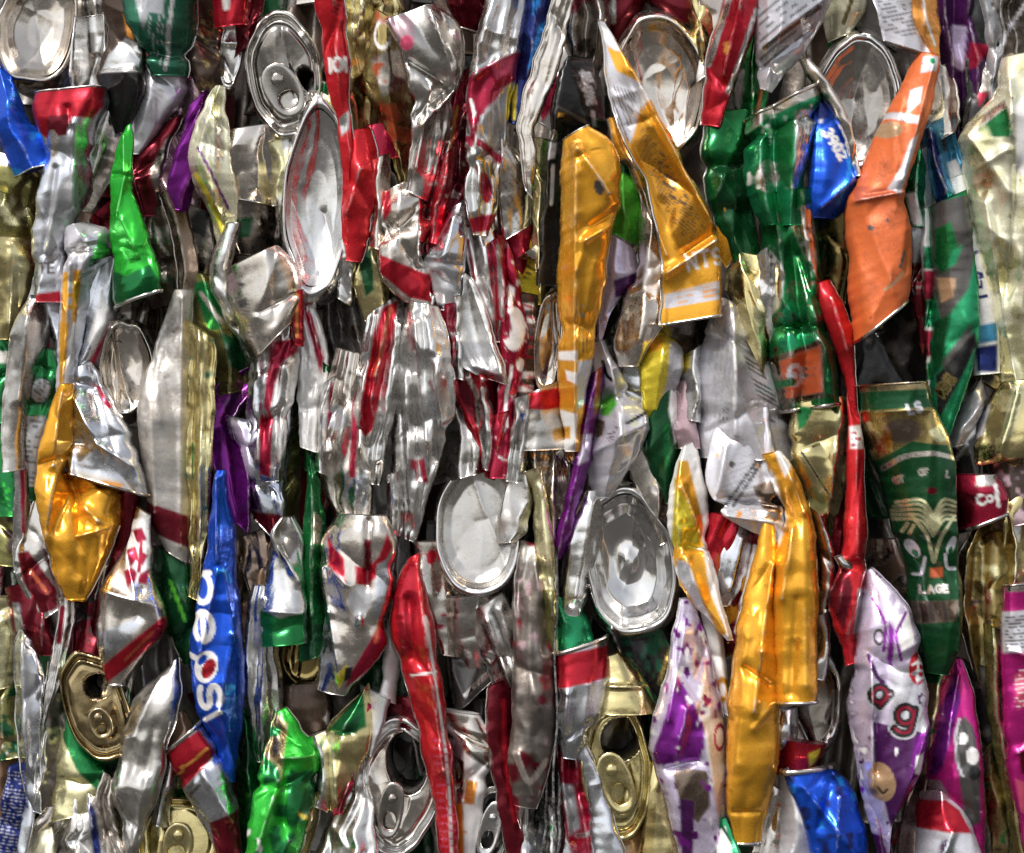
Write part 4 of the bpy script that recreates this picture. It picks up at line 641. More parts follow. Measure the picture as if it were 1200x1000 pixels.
C('white silver can with dark stripes bent over the tall yellow can', 12, "856,484 838,512 828,560 842,600 880,622", "898,480 906,515 910,560 918,606 916,632", 'lg', [('L', 'dg', 3, "850,590 886,540"), ('L', 'dg', 3, "858,592 892,540"), ('E', 'dg', 856, 544, 4, 4), ('N', 'oy', 12, .55), ('H', 'gy', "845,550 880,530 880,600 845,600", 6, -20, .35, 6), ('P', 'br', "880,570 910,560 915,610 900,610")], folds=[(850, 524, 836, 590, 5, 5), (850, 604, 905, 612, 5, 4)], amp=.5, st='f')
C('glossy red scrap with pale rim under the dark striped white can', 18, "836,606 822,650 820,660 828,692", "858,608 856,640 850,674 832,692", 'rd', [('L', 'od', 3, "840,650 838,676")], rims='L')
C('small bluish silver scrap right of the glossy red scrap', 20, "860,616 846,660 838,694 846,704", "880,620 878,650 868,680 852,704", 'co', folds=[(868, 630, 854, 690, 6, 6)])
C('thin maroon and silver sliver left of the tall yellow can', 16, "882,626 872,680 856,748", "892,622 884,676 864,748", 'mr', [('L', 'wt', 3, "884,640 862,740")], st='k')
C('orange brown can scrap behind the maroon sliver', 34, "840,694 846,724 856,756", "872,660 868,700 862,752", 'yd', [('N', 'mr', 14, .2)])
C('tall yellow can in two long folds with white rims, right of centre', 0, "898,534 908,570 924,606 908,650 902,720 908,820", "912,530 930,550 946,590 956,640 955,720 953,818", 'yl', [('P', 'wt', "890,520 914,520 926,545 918,560 906,530"), ('P', 'wt', "896,540 908,560 922,606 912,640 902,610"), ('N', 'yd', 18, .6)], folds=[(914, 535, 940, 600, 6, 5), (906, 560, 926, 608, -7, 4), (926, 612, 912, 700, 7, 5), (938, 600, 940, 800, 4, 8), (930, 700, 924, 810, -5, 6)],
  more=[dict(name='fold', L="896,608 886,650 872,700 858,788 852,870 854,945 862,986", R="902,606 910,650 906,720 914,815 912,890 890,986", base='yl', z=2, st='b', folds=[(904, 660, 888, 760, 7, 6), (890, 760, 880, 830, 8, 6), (870, 780, 900, 800, -6, 5), (880, 850, 896, 830, 5, 5), (858, 950, 900, 950, -4, 5)], pr=[('N', 'yd', 14, .65)], amp=.7, rims='B')], rims='B', rr=2.4, st='b', amp=.4, T=.38)
C('long thin red can with scuffed middle and bent tail', 4, "958,334 962,368 982,416 993,450 995,500 991,600 986,658 968,704 986,752 992,776", "970,330 990,360 999,398 1003,450 1009,510 1014,600 1013,656 1008,700 1002,744 1000,774", 'rb', [('P', 'wt', "994,500 1010,498 1010,526 995,526"), ('H', 'rd', "996,502 1008,502 1008,524 996,524", 7, 0, .5, 6), ('N', 'wa', 6, .78), ('P', 'mr', "966,700 988,660 996,690 986,740"), ('P', 'wa', "1002,688 1012,690 1006,742 998,742")], folds=[(972, 350, 990, 410, 7, 5), (988, 660, 1014, 656, -8, 4), (1002, 520, 1002, 650, 4, 5), (1008, 672, 990, 740, 7, 5)], rims='R', amp=.45, T=.45, st='b')
C('small silver bead of folded rim beside the long red can', -8, "982,654 986,664 996,670", "990,652 996,660 998,668", 'al', T=.6)
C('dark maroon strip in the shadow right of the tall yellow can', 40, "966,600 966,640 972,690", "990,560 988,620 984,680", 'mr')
C('olive green gold can wall behind the long red can', 24, "932,478 930,520 940,566 964,622", "990,470 994,510 986,566 972,622", 'gd', [('P', 'gl', "976,480 992,490 982,550 972,540"), ('L', 'bk', 2, "936,530 974,588"), ('N', 'ol', 24, .2), ('P', 'gn', "930,476 950,478 940,500 932,505")], folds=[(980, 484, 968, 600, 7, 8)], amp=.5)
C('dark grey and maroon strip left of the green striped can', 26, "1066,190 1068,260 1070,320 1082,392 1090,446", "1080,182 1087,250 1090,340 1093,446", 'gy', [('P', 'mr', "1062,310 1092,310 1096,446 1080,430 1066,350"), ('H', 'br', "1066,305 1086,305 1086,345 1068,345", 9, 0, .4, 0)], st='b')
C('thin red white and green glossy edge beside the green striped can', 20, "1084,250 1086,320 1089,400 1092,458", "1090,248 1093,320 1096,400 1096,460", 'wt', [('P', 'cm', "1080,318 1100,318 1100,352 1080,352"), ('P', 'ge', "1080,352 1100,352 1100,384 1080,384"), ('P', 'cm', "1080,388 1100,388 1100,418 1080,418"), ('P', 'ge', "1080,290 1100,290 1100,316 1080,316"), ('P', 'gn', "1080,425 1100,425 1100,446 1080,446")])
C('green can with dark diagonal band and gold lettering', 14, "1090,246 1096,310 1096,380 1094,440 1094,492", "1126,230 1134,290 1140,350 1140,410 1106,512", 'ge', [('P', 'dg', "1088,240 1132,230 1138,300 1130,340 1100,380 1092,330"), ('P', 'tn', "1096,326 1116,328 1112,350 1100,356"), ('P', 'gn', "1094,270 1110,262 1118,290 1102,322 1094,310"), ('P', 'ge', "1112,296 1124,288 1116,310 1104,320"), ('P', 'dg', "1100,424 1132,380 1134,400 1104,456"), ('P', 'bk', "1094,440 1138,388 1140,406 1096,496"), ('T', 'go', 'ADE', 1102, 466, 11, -58, 2.6), ('P', 'gk', "1092,378 1108,370 1100,430 1092,440")], amp=.5, T=.4)
C('white can with blue letters and red scribble at the right', 20, "1122,212 1130,270 1138,330 1142,380 1144,434", "1140,206 1148,270 1158,330 1164,380 1164,432", 'wt', [('L', 'rd', 3, "1126,258 1132,270 1138,262"), ('L', 'nb', 3, "1130,292 1134,302 1142,296"), ('T', 'nb', 'EJ', 1146, 338, 13, -84, 3), ('L', 'nb', 3, "1142,350 1152,348"), ('P', 'te', "1138,384 1166,378 1166,400 1140,404"), ('P', 'nb', "1140,408 1166,404 1166,436 1142,436")], amp=.4)
C('dark brown and gold strip along the pale gold can', 30, "1146,330 1154,380 1150,440", "1162,340 1174,400 1172,452", 'go', [('N', 'bk', 18, .2)])
C('green lager can with gold fan ornament and white eyes', 8, "1008,456 1010,492 1028,540 1041,580 1053,630 1066,680 1076,740 1082,784", "1078,452 1092,486 1108,520 1114,560 1117,620 1120,690 1118,750 1108,786", 'gq',
  [('P', 'bz', "1000,448 1080,446 1084,456 1000,460"), ('P', 'gk', "1000,460 1086,458 1092,476 1002,480"), ('P', 'go', "1002,482 1094,478 1112,526 1060,516 1024,540"), ('E', 'br', 1050, 505, 20, 14), ('N', 'br', 14, .6), ('P', 'gl', "1078,505 1096,498 1104,516 1088,518"), ('T', 'lg', 'LS', 1056, 486, 11, -14, 2.6),
   ('P', 'gk', "1022,540 1060,518 1112,522 1112,532 1064,528 1026,552"), ('L', 'wa', 4, "1030,550 1050,534 1084,530 1110,536"), ('T', 'wa', 'CT', 1044, 566, 6.5, -20, 1.2), ('T', 'wa', 'OF', 1069, 556, 6.5, -4, 1.2), ('T', 'wa', 'L', 1100, 558, 6.5, 10, 1.2),
   ('E', 'mr', 1083, 574, 6, 4), ('P', 'gk', "1008,540 1030,545 1052,640 1040,640")] +
  [('L', 'gl', 1.7, f"1085,{612 + k * 6 - 10} {1072},{600 + k * 6 - 18} {1046 - k * 1},{588 + k * 5}") for k in range(5)] + [('L', 'gl', 1.7, f"1085,{612 + k * 6 - 10} {1096},{600 + k * 6 - 18} {1114},{588 + k * 5}") for k in range(5)] +
  [('L', 'gl', 2.4, "1062,604 1080,626 1087,656"), ('L', 'gl', 2.4, "1110,604 1094,626 1088,656"), ('L', 'gl', 1.6, "1053,622 1058,612"), ('L', 'gl', 1.6, "1060,624 1064,614"), ('E', 'lg', 1065, 641, 6, 12, -32), ('E', 'gn', 1068, 647, 2.6, 5, -30), ('E', 'lg', 1107, 637, 5, 11, 22), ('E', 'gn', 1106, 643, 2.4, 5, 20), ('L', 'lg', 2.6, "1078,652 1076,672 1068,672"), ('L', 'lg', 2.6, "1100,648 1102,664 1112,664"), ('P', 'od', "1084,664 1098,662 1098,674 1084,675"), ('T', 'wa', 'LAGE', 1074, 693, 8, -4, 1.4, 1.2), ('P', 'br', "1060,704 1116,700 1112,724 1066,730"), ('H', 'bk', "1060,704 1112,700 1110,724 1066,728", 14, 80, .4, 0)],
  folds=[(1113, 540, 1116, 760, 4, 4), (1024, 540, 1066, 690, -5, 9), (1008, 484, 1096, 480, 2.5, 4)], rims='TR', rc='bz', rr=1.6, amp=.3, T=.5, step=1.6, tilt=.45)
C('black sheet painted as the shade inside the green lager can mouth', 40, "1004,372 1002,410 1006,452", "1062,350 1080,400 1080,452", 'bk', [('N', 'dg', 24, .4)], st='c', amp=.5)  # black sheet stands in for the shade of the open mouth
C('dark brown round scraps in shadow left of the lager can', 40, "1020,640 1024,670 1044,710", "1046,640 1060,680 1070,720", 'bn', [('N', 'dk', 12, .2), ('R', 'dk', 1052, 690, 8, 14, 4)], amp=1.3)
C('black and silver can scrap right of the lager can', 22, "1112,506 1114,552 1118,616", "1140,500 1144,540 1142,610", 'bk', [('P', 'wt', "1112,506 1142,498 1142,508 1122,526 1112,520"), ('L', 'gy', 2, "1114,548 1132,520"), ('N', 'dk', 10, .5)], st='f')
C('crimson banded can with white lettering right of the lager can', 16, "1118,560 1116,590 1122,618", "1160,560 1172,580 1172,598", 'cm', [('P', 'wa', "1140,546 1164,556 1158,568 1138,570"), ('T', 'wt', 'Co', 1142, 592, 12, -22, 2.4), ('L', 'wt', 4, "1160,568 1164,592"), ('P', 'mr', "1114,574 1138,580 1134,612 1116,622")], rims='B', rr=2.4, amp=.4)
C('cream gold folded can at the right edge below the pale gold can', 18, "1176,452 1158,486 1146,516 1144,548 1164,540", "1212,448 1212,490 1208,520 1196,536 1186,544", 'gd', [('P', 'gl', "1180,456 1198,450 1180,510 1166,520"), ('N', 'ol', 18, .4), ('P', 'lg', "1146,470 1160,474 1150,510 1136,520")], folds=[(1186, 460, 1166, 530, 8, 6)], amp=.8)
C('white pointed scrap between green striped can and gold folded can', 26, "1126,476 1116,500 1108,520", "1146,452 1148,480 1126,516", 'lg', st='k')
C('dark brown and pale pink scraps at the right edge', 34, "1164,540 1170,560 1168,610", "1212,530 1212,570 1212,600", 'bn', [('N', 'pk', 14, .2)], amp=1.3)
# --- third row, left
C('green shiny sliver at the left edge in the middle', 34, "4,508 2,540 6,596", "16,512 18,550 19,596", 'gn', [('N', 'gb', 8, .4)])
C('olive strip at the very left edge', 44, "-8,500 -8,560 -8,650", "6,500 6,570 12,652", 'ol', [('N', 'bn', 16, .3)])
C('grey can strip with crimson edge left of the wide yellow body', 20, "10,506 22,540 24,580 20,640 22,668", "16,504 30,540 31,590 28,650 30,672", 'al', [('P', 'cm', "24,530 32,540 30,660 26,660")], st='k')
C('grey wall with crimson fold below the wide yellow body, left', 22, "48,582 36,620 24,650 30,680 52,720", "54,590 60,640 72,680 78,700", 'al2', [('P', 'mr', "22,648 34,645 70,690 70,712 50,720 28,680"), ('L', 'od', 3, "36,668 58,694")], folds=[(54, 632, 76, 696, 8, 4)], rims='R', st='f')
C('dark maroon leaf can at the left above the blue grey leaf', 28, "16,694 20,730 40,760", "28,690 52,722 56,760", 'mr', [('P', 'co', "16,706 24,706 36,760 22,750")])
C('pale yellow can corner at the left edge, lower', 34, "-8,706 -8,740 -8,800", "12,708 18,740 12,796", 'gl', [('N', 'ol', 12, .3)])
C('gold green wrinkled can at the left edge under the pale yellow corner', 40, "-8,790 -8,830 -8,880", "10,786 14,830 18,876", 'ol', [('N', 'gk', 9, 0), ('N', 'wt', 8, .6)], amp=1.3)
C('blue grey leaf can hanging at the lower left', 10, "26,742 18,764 20,820 24,890 40,948", "38,752 52,800 46,860 44,910 46,948", 'co', [('P', 'gy', "28,760 44,780 40,850 30,860")], folds=[(28, 752, 36, 900, 7, 5)], st='k', amp=.5, rims='L')
C('silver wrinkled sheet edge with crimson streak below the wide yellow body', 14, "72,706 66,760 52,820 46,880 42,940", "82,700 84,740 72,790 56,850 54,900", 'al', [('L', 'cm', 4, "74,712 70,752"), ('N', 'dk', 8, .3)], st='p', cell=18)
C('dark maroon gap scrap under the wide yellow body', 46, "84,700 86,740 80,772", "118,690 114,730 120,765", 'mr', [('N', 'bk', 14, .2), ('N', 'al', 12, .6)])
C('dirty foil strip with brass flecks at the lower left', 22, "62,812 52,860 42,920 44,948", "76,820 78,860 66,910 56,948", 'dk', [('N', 'gl', 8, .3), ('N', 'bn', 9, .4)], amp=1.4, cell=14, mat=MAT_DULL)
C('maroon curved strip right of the wide yellow body', 24, "146,578 140,630 118,690 112,740", "158,578 156,630 132,690 120,744", 'mr', [('L', 'al', 3, "142,590 134,640 112,700")], st='b')
C('silver can with crimson script and crimson bottom band, left', 8, "164,598 152,640 122,684 116,736 120,776 128,800", "174,604 177,664 184,690 192,716 196,738 142,800", 'wa',
  [('P', 'wt', "150,610 178,604 178,676 150,668"), ('P', 'cm', "152,622 168,618 174,632 164,636 158,632"), ('P', 'cm', "150,644 160,640 176,650 170,662 162,656 156,664"), ('P', 'cm', "148,668 158,664 166,672 178,666 176,684 160,680 154,688"), ('L', 'wt', 2, "156,624 168,654 164,684"), ('L', 'cm', 3, "168,636 166,668"), ('N', 'cm', 7, .7), ('P', 'rd', "118,782 150,756 200,716 200,738 150,782 124,802"), ('L', 'od', 2, "150,772 184,738"), ('P', 'co', "116,740 180,718 150,752 120,776")], folds=[(150, 650, 166, 700, 5, 5), (122, 690, 172, 704, 6, 6), (170, 690, 166, 720, -5, 5)], rims='B', rr=2.4, amp=.6)
C('dark green leaf can under the tall dull grey can', 30, "190,650 187,690 196,730 222,772", "214,652 220,710 226,770", 'gk', [('L', 'gm', 3, "202,680 214,710 220,726")], rims='L', amp=.6)
C('royal blue cola can with white lettering running down', 2, "256,552 248,620 238,690 226,750 228,800 234,838 252,866 266,912", "262,552 271,610 277,690 279,740 285,790 282,850 272,914", 'bl',
  [('L', 'bb', 3, "258,670 266,665 272,680"), ('T', 'wt', 'p', 228, 672, 32, 84, 6, 1.75), ('T', 'wt', 'e', 230, 716, 32, 84, 6, 1.75), ('L', 'wt', 6, "222,764 234,768"), ('E', 'wt', 246, 778, 14, 19, 15), ('E', 'rd', 249, 780, 7, 12, 25), ('E', 'bl', 242, 770, 4, 7, 40), ('T', 'wt', 's', 236, 799, 38, 84, 6.5, 1.4), ('L', 'wt', 5, "243,841 262,830")],
  folds=[(256, 560, 258, 655, 8, 5), (258, 668, 240, 760, 5, 5), (266, 668, 277, 740, 6, 5), (277, 742, 262, 830, 5, 5), (262, 830, 276, 900, 5, 5)], st='b', amp=.4, T=.45, step=1.5)
C('dark brown dented scrap right of the blue cola can', 36, "278,640 280,690 284,740", "306,630 308,680 298,745", 'br', [('N', 'bn', 16, .1)], amp=1.3)
C('silver strip with loop top and green bottom band', 14, "330,616 322,640 314,680 310,714 312,752", "342,610 352,640 353,680 355,715 356,748", 'al', [('P', 'gn', "306,712 330,722 360,716 360,760 306,760"), ('P', 'dk', "326,628 344,618 350,640 338,660 328,650")], folds=[(325, 636, 352, 680, 6, 4), (312, 714, 356, 718, 3, 3)], rims='', st='b', amp=.4, more=[dict(name='loop', L="334,608 323,626 326,650 350,682", R="342,608 353,632 352,660 354,684", base='al2', z=8, st='c', rims='LR')])
C('glossy green strip down the gap right of the looped silver strip', 16, "364,540 362,600 357,680 356,770", "370,548 376,614 374,690 382,762", 'gn', [('P', 'wa', "370,600 377,608 375,636 368,636"), ('P', 'gk', "356,730 384,730 384,775 356,775")], st='k', folds=[(367, 560, 366, 720, 5, 4)])
C('tan brown can wall left of the looped silver strip', 28, "318,640 300,690 296,740", "322,650 312,690 308,745", 'tn', st='k')
C('silver can with curved red band and bluish dent, centre left', 8, "398,604 372,642 376,672 386,716 378,760 374,806", "452,606 464,640 458,690 448,726 452,760 404,812", 'wa',
  [('P', 'rd', "384,622 392,640 412,660 432,664 446,650 456,622 462,640 446,672 432,684 408,682 386,662"), ('P', 'wa', "404,640 416,634 420,690 408,690"), ('P', 'mr', "428,630 438,632 436,684 430,684"), ('N', 'cm', 9, .68), ('E', 'gy', 424, 702, 14, 18, 20), ('P', 'co', "444,660 464,650 446,722 438,720"), ('P', 'cm', "414,784 450,722 456,756 436,782 404,806"), ('L', 'od', 3, "446,726 442,750"), ('P', 'ye', "394,790 408,776 412,786 398,806"), ('P', 'bk', "406,780 416,778 412,794 404,798"), ('P', 'co', "374,700 388,714 392,780 376,806")], folds=[(376, 650, 386, 716, 5, 5), (424, 722, 424, 730, 8, 4), (432, 684, 434, 610, -7, 5), (386, 716, 400, 790, 6, 6), (408, 684, 386, 662, 3, 3)], rims='', amp=.6)
C('grey green fold edge right of the red banded dented can', 30, "456,610 464,660 452,740", "470,620 474,670 462,760", 'gy', st='k')
C('dark grey pleat tips in the gap below the pleated can', 34, "470,560 472,600 476,650", "492,566 490,610 486,650", 'dk', st='w')
E('round grey can bottom with rosy sheen, centre', 6, 560, 618, 55, 86, 2, 'pan', 'al2', tilt=(.06, .12), rimc='al', skirt=dict(dx=4, dy=34, len=60, sc=.82, col='wa', pr=[('N', 'ps', 12, .5)]), amp=.3)  # pink blotches on the wall paint in a rosy reflection
C('crimson speckled pale strip left of the round grey bottom', 24, "494,640 500,690 520,760", "508,640 524,690 530,762", 'wa', [('N', 'cm', 8, .45), ('E', 'rd', 506, 652, 6, 9)], amp=1)
C('tall bright red can with scuffed ridge and pale left edge', 4, "480,654 466,690 460,740 474,790 490,850 504,910 512,950 518,1008", "488,650 496,690 510,750 518,810 527,880 533,940 537,1008", 'rb', [('P', 'rd', "462,690 486,650 490,700 484,760 470,770"), ('N', 'wt', 5, .8), ('L', 'wt', 2, "500,720 512,800 526,900 530,1000"), ('L', 'wt', 1.5, "482,790 512,784"), ('H', 'ps', "508,860 532,850 537,1008 516,1008", 9, -10, .25, 8)], folds=[(490, 660, 520, 900, 7, 5), (480, 700, 484, 770, -7, 5), (522, 900, 528, 1000, 5, 4)], rims='L', rc='wa', amp=.4, T=.45)
C('narrow pale strip standing left of the tall red can', 20, "460,730 454,780 452,812", "466,728 464,780 458,816", 'wt', T=.5)
C('dark grey flat can with pale lower edge in the centre gap', 38, "530,716 534,760 540,820", "560,720 574,760 582,780", 'dg', [('L', 'wa', 4, "546,812 572,788")], st='f')
C('silver ribbed can shoulder curving under the round grey bottom', 26, "556,722 568,760 586,800 606,830", "590,700 606,730 612,780 620,820", 'al', [('L', 'dk', 2, "566,730 590,790 606,816"), ('L', 'dk', 2, "578,716 604,780")], folds=[(572, 726, 600, 806, 6, 4), (586, 712, 608, 790, 5, 5)], rims='L')
C('twisted brownish can flap over the right of the round grey bottom', 8, "600,548 594,580 586,612 584,634", "618,556 620,590 616,620 604,632", 'al2', [('N', 'dk', 12, .3), ('N', 'oy', 14, .7)], st='k', amp=.8)
C('brown grey can strip above the pale gold thin can', 24, "622,480 620,520 622,560", "640,500 652,540 656,640", 'wa', [('N', 'oy', 12, .4), ('N', 'dk', 14, .4)], st='w')
C('thin pale gold can bent at the top, centre', 6, "614,556 626,580 630,640 636,700 644,764", "630,550 640,590 648,640 654,690 650,764", 'gl', [('N', 'go', 12, .5), ('P', 'ol', "634,690 654,690 650,764 640,764")], folds=[(634, 570, 648, 720, 5, 5)], T=.5, amp=.4)
C('tall brown grey can with maroon tinge and straight bright right edge', 8, "612,636 604,700 606,760 604,840 598,890 606,940", "628,640 640,690 648,760 649,850 640,900 626,944", 'dk', [('N', 'mr', 26, .25), ('N', 'pk', 16, .45), ('L', 'wa', 6, "604,880 620,920 640,890"), ('P', 'al2', "612,640 626,640 626,670 614,690")], folds=[(626, 660, 636, 700, 6, 6), (606, 780, 640, 790, -6, 9), (620, 700, 624, 880, 4, 8), (608, 880, 624, 930, 5, 5)], rims='R', st='b', amp=1, mat=MAT_DULL)
C('silver wall beside the bright domed bottom, on its left', 22, "690,580 674,620 664,680 664,714", "706,578 700,610 690,660 676,716", 'al', folds=[(694, 590, 674, 700, 6, 6)], st='b', amp=.4)
E('bright mirror like domed can bottom with dark reflection, centre right', 12, 738, 660, 59, 95, -6, 'bottom', 'al', tilt=(.05, 0), skirt=dict(dx=-6, dy=6, len=50, sc=.8, col='al'), amp=.3, dome=.5, mat=MAT_MIRROR, nub=7)
C('shiny green foil scrap above the red banded silver can', 22, "658,706 654,730 656,762", "670,708 684,730 690,756", 'ge', [('N', 'wt', 8, .55), ('N', 'gk', 8, .3)], amp=1.3, cell=16)
C('silver can with red top band and white rim right of the brown grey can', 10, "656,768 660,804 655,850 662,884", "707,752 710,790 708,822 674,886", 'co', [('P', 'rd', "650,766 716,754 716,792 650,806"), ('P', 'wt', "694,800 712,796 710,820 696,838"), ('P', 'gy', "676,806 690,802 688,840 672,870")], folds=[(690, 800, 682, 860, 6, 6), (664, 810, 660, 860, 6, 5)], rims='T', rc='wa', rr=3, amp=.5)
C('dark strap of wires between brown grey can and red banded can', 24, "646,800 644,870 640,950 630,1008", "654,800 656,880 658,960 652,1008", 'bk', [('N', 'dk', 8, .3), ('N', 'cm', 10, .6)], st='w')
C('maroon oval can wall with pale rim at the bottom centre', 18, "578,806 573,850 582,910 600,1008", "594,800 600,850 606,910 618,1008", 'mr', [('L', 'rd', 4, "590,820 592,900 604,960")], rims='L', rc='wa', st='b', amp=.6)
C('grey pointed scrap right of the maroon oval wall', 6, "604,880 598,910 606,960", "614,876 616,920 610,970", 'al2', st='k')
C('silver folded tail below the brown grey can', 20, "600,930 606,960 616,1008", "636,924 630,960 636,1008", 'al', [('P', 'mr', "600,935 608,960 612,1000 602,1000"), ('N', 'cm', 10, .6)], st='k')
# --- bottom left
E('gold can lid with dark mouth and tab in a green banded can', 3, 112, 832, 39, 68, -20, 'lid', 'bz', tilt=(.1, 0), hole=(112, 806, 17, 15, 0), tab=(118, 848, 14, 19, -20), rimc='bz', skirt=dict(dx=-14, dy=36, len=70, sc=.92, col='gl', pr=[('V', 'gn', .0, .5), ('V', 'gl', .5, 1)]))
C('pale gold body wall with broad green band under the gold lid', 32, "76,812 72,860 62,910 54,956", "84,820 104,872 126,906 110,940", 'gl', [('P', 'gn', "70,800 86,812 108,866 134,900 122,926 96,900 78,866")], amp=.5, tilt=.2)
C('silver can below the crimson banded can, left', 26, "126,796 124,820 132,842", "160,780 152,800 142,850", 'al', [('N', 'dk', 10, .4)])
C('large smooth silver leaf can with curved edges at the bottom left', 8, "198,782 164,812 146,850 140,900 132,922 140,960 152,1006", "208,774 210,806 206,836 194,874 190,912 178,946 156,1006", 'al2', [('N', 'wa', 26, .35)], folds=[(190, 790, 160, 860, 6, 8), (150, 860, 140, 930, 6, 5), (185, 850, 176, 900, -5, 9), (176, 910, 158, 990, 4, 6)], rims='R', amp=.5, st='b')
C('ribbed silver rim arcs behind the silver leaf can', 18, "122,908 112,930 114,960 128,1008", "132,916 128,940 136,970 150,1008", 'wa', [('L', 'dk', 2, "124,915 118,940 126,975 138,1008")], st='w', amp=.2)
C('silver and navy can with orange rim at the bottom left', 20, "76,938 64,960 60,1008", "96,920 112,940 122,1008", 'al', [('P', 'nb', "106,930 116,950 124,1008 114,1008"), ('N', 'dk', 12, .4), ('P', 'wt', "84,930 92,928 92,970 86,972")], rims='T', rc='oy', folds=[(90, 935, 96, 1000, 6, 5)], st='p')
C('navy blue thin strip with pale dots at the bottom left', 20, "16,900 8,940 2,1008", "26,896 31,930 22,1008", 'nb', [('H', 'lg', "0,905 32,900 24,1008 0,1008", 4, 10, .3, 3)])
C('pale silver sliver right of the navy strip', 10, "30,924 28,960 22,1006", "36,930 40,960 26,1008", 'co')
C('tan strip with orange at the bottom left corner', 36, "-8,872 -8,940 -8,1008", "10,872 8,920 4,1008", 'tn', [('P', 'yl', "-8,930 6,930 4,968 -8,968")])
C('tan slanting rim strip at the bottom left', 28, "50,950 36,972 18,1008", "62,948 52,972 34,1008", 'wa', T=.5)
C('pale green white scrap at the bottom left', 12, "50,976 44,990 38,1008", "58,974 60,990 60,1008", 'cr')
E('gold can lid facing out at the bottom edge, left', 10, 208, 988, 50, 52, 0, 'lid', 'gd', tilt=(0, .1), tab=(208, 990, 18, 26, 5, 'gd'), skirt=dict(dx=0, dy=-10, len=50, sc=.9, col='gd', pr=[('V', 'gn', .2, .6)]), rimc='gd')
C('green scrap between silver leaf can and gold lid', 30, "190,918 184,946", "216,918 212,944", 'gn', [('V', 'gl', 0, .3)])
C('silver can with red top band and gold script at the bottom left', 6, "198,884 212,918 232,950 262,1008", "236,850 258,882 276,940 282,1008", 'co', [('P', 'rd', "190,884 236,852 256,880 214,926"), ('L', 'oy', 2.4, "210,906 218,900 214,896 222,894 230,888 246,874"), ('P', 'mr', "246,962 284,944 286,1010 256,1010"), ('L', 'dk', 2, "226,928 238,916"), ('N', 'od', 14, .72)], folds=[(240, 900, 276, 960, 6, 6), (220, 930, 256, 980, -4, 6)], rims='T', rc='wa', rr=2.8, amp=.5)
C('brown tan can corner above the red top banded can', 30, "200,846 198,870 202,882", "210,842 220,856 216,868", 'tn')
C('green and yellow can with lettering at the bottom, left of centre', 4, "324,836 312,872 302,920 290,1008", "334,832 362,866 372,894 368,936 346,1008", 'gb',
  [('P', 'gd', "322,834 338,848 332,908 308,892"), ('P', 'bz', "322,838 336,850 330,906 310,890"), ('N', 'gn', 22, .2), ('E', 'ye', 362, 948, 10, 12, -20), ('R', 'wt', 298, 990, 11, 20, 4), ('P', 'gn', "338,905 368,900 372,960 340,940"), ('P', 'gb', "300,920 330,910 322,970 296,980")], folds=[(330, 912, 305, 990, 8, 6), (335, 885, 366, 884, 6, 5), (338, 890, 334, 960, -6, 6), (342, 980, 330, 1008, 5, 4)], rims='R', amp=.7, rc='wa')
C('green can with gold side at the bottom edge beside the green yellow can', 16, "340,960 332,985 326,1008", "374,930 368,970 352,1008", 'gd', [('P', 'gn', "330,960 352,950 346,976 330,984")], rims='R', st='k')
C('silver leaf strip running down between blue cola can and looped strip', 18, "302,690 294,740 292,800 300,850 306,886", "322,690 320,750 326,810 324,840 310,886", 'al', [('P', 'gn', "292,838 302,860 306,886 296,880"), ('N', 'al2', 18, .3)], folds=[(312, 700, 308, 860, 7, 5), (302, 760, 304, 860, -5, 4)], amp=.5, st='p')
C('dark green strip right of the blue cola can', 30, "284,830 282,900 286,1000", "300,850 300,920 292,1000", 'gn', [('N', 'gm', 12, .4), ('P', 'gk', "280,860 300,860 300,900 282,900")], st='k')
E('olive brown can end in shadow above the green yellow can', 34, 356, 772, 26, 34, 0, 'pan', 'go', skirt=dict(dx=0, dy=-12, len=40, sc=.9, col='gk'), rimc='go')
C('dark brown dented wall above the green yellow can', 40, "332,812 336,850 360,880", "376,806 380,840 376,890", 'bn', [('N', 'al', 12, .55)], amp=1.2)
C('green, gold and crimson folded can at the bottom centre left', 10, "424,812 390,848 382,868 384,910 390,948", "430,806 434,830 430,870 414,910 396,950", 'gd', [('P', 'gn', "382,858 426,808 430,850 412,860 384,862"), ('P', 'gl', "380,858 392,858 396,940 386,930"), ('P', 'gk', "408,846 424,836 420,858 404,860")], folds=[(384, 860, 412, 856, -5, 4), (388, 870, 394, 940, 5, 4)], rims='L', rc='go', st='k', amp=.5)
C('crimson ribbon and pale flap beside the green gold folded can', 8, "426,824 412,862 408,890 400,930 394,952", "434,828 430,856 424,880 414,910 400,950", 'cm', [('N', 'mr', 10, .3), ('P', 'mr', "408,900 420,890 402,950 394,950")], st='k', more=[dict(name='flap', L="426,808 430,850 426,880", R="452,820 446,850 434,882", base='lg', z=10, st='f')])
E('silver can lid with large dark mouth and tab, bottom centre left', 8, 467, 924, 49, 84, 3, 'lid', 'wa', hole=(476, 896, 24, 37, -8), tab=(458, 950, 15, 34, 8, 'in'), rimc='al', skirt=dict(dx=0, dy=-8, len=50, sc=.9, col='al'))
C('crumpled silver wall left of the large mouthed lid', 16, "420,900 396,950 372,1008", "428,890 432,940 440,1008", 'al', [('N', 'dk', 14, .5)], cell=20, amp=1, st='p')
C('crimson curved wall behind the large mouthed lid', 40, "452,822 446,838", "496,824 500,842", 'mr')
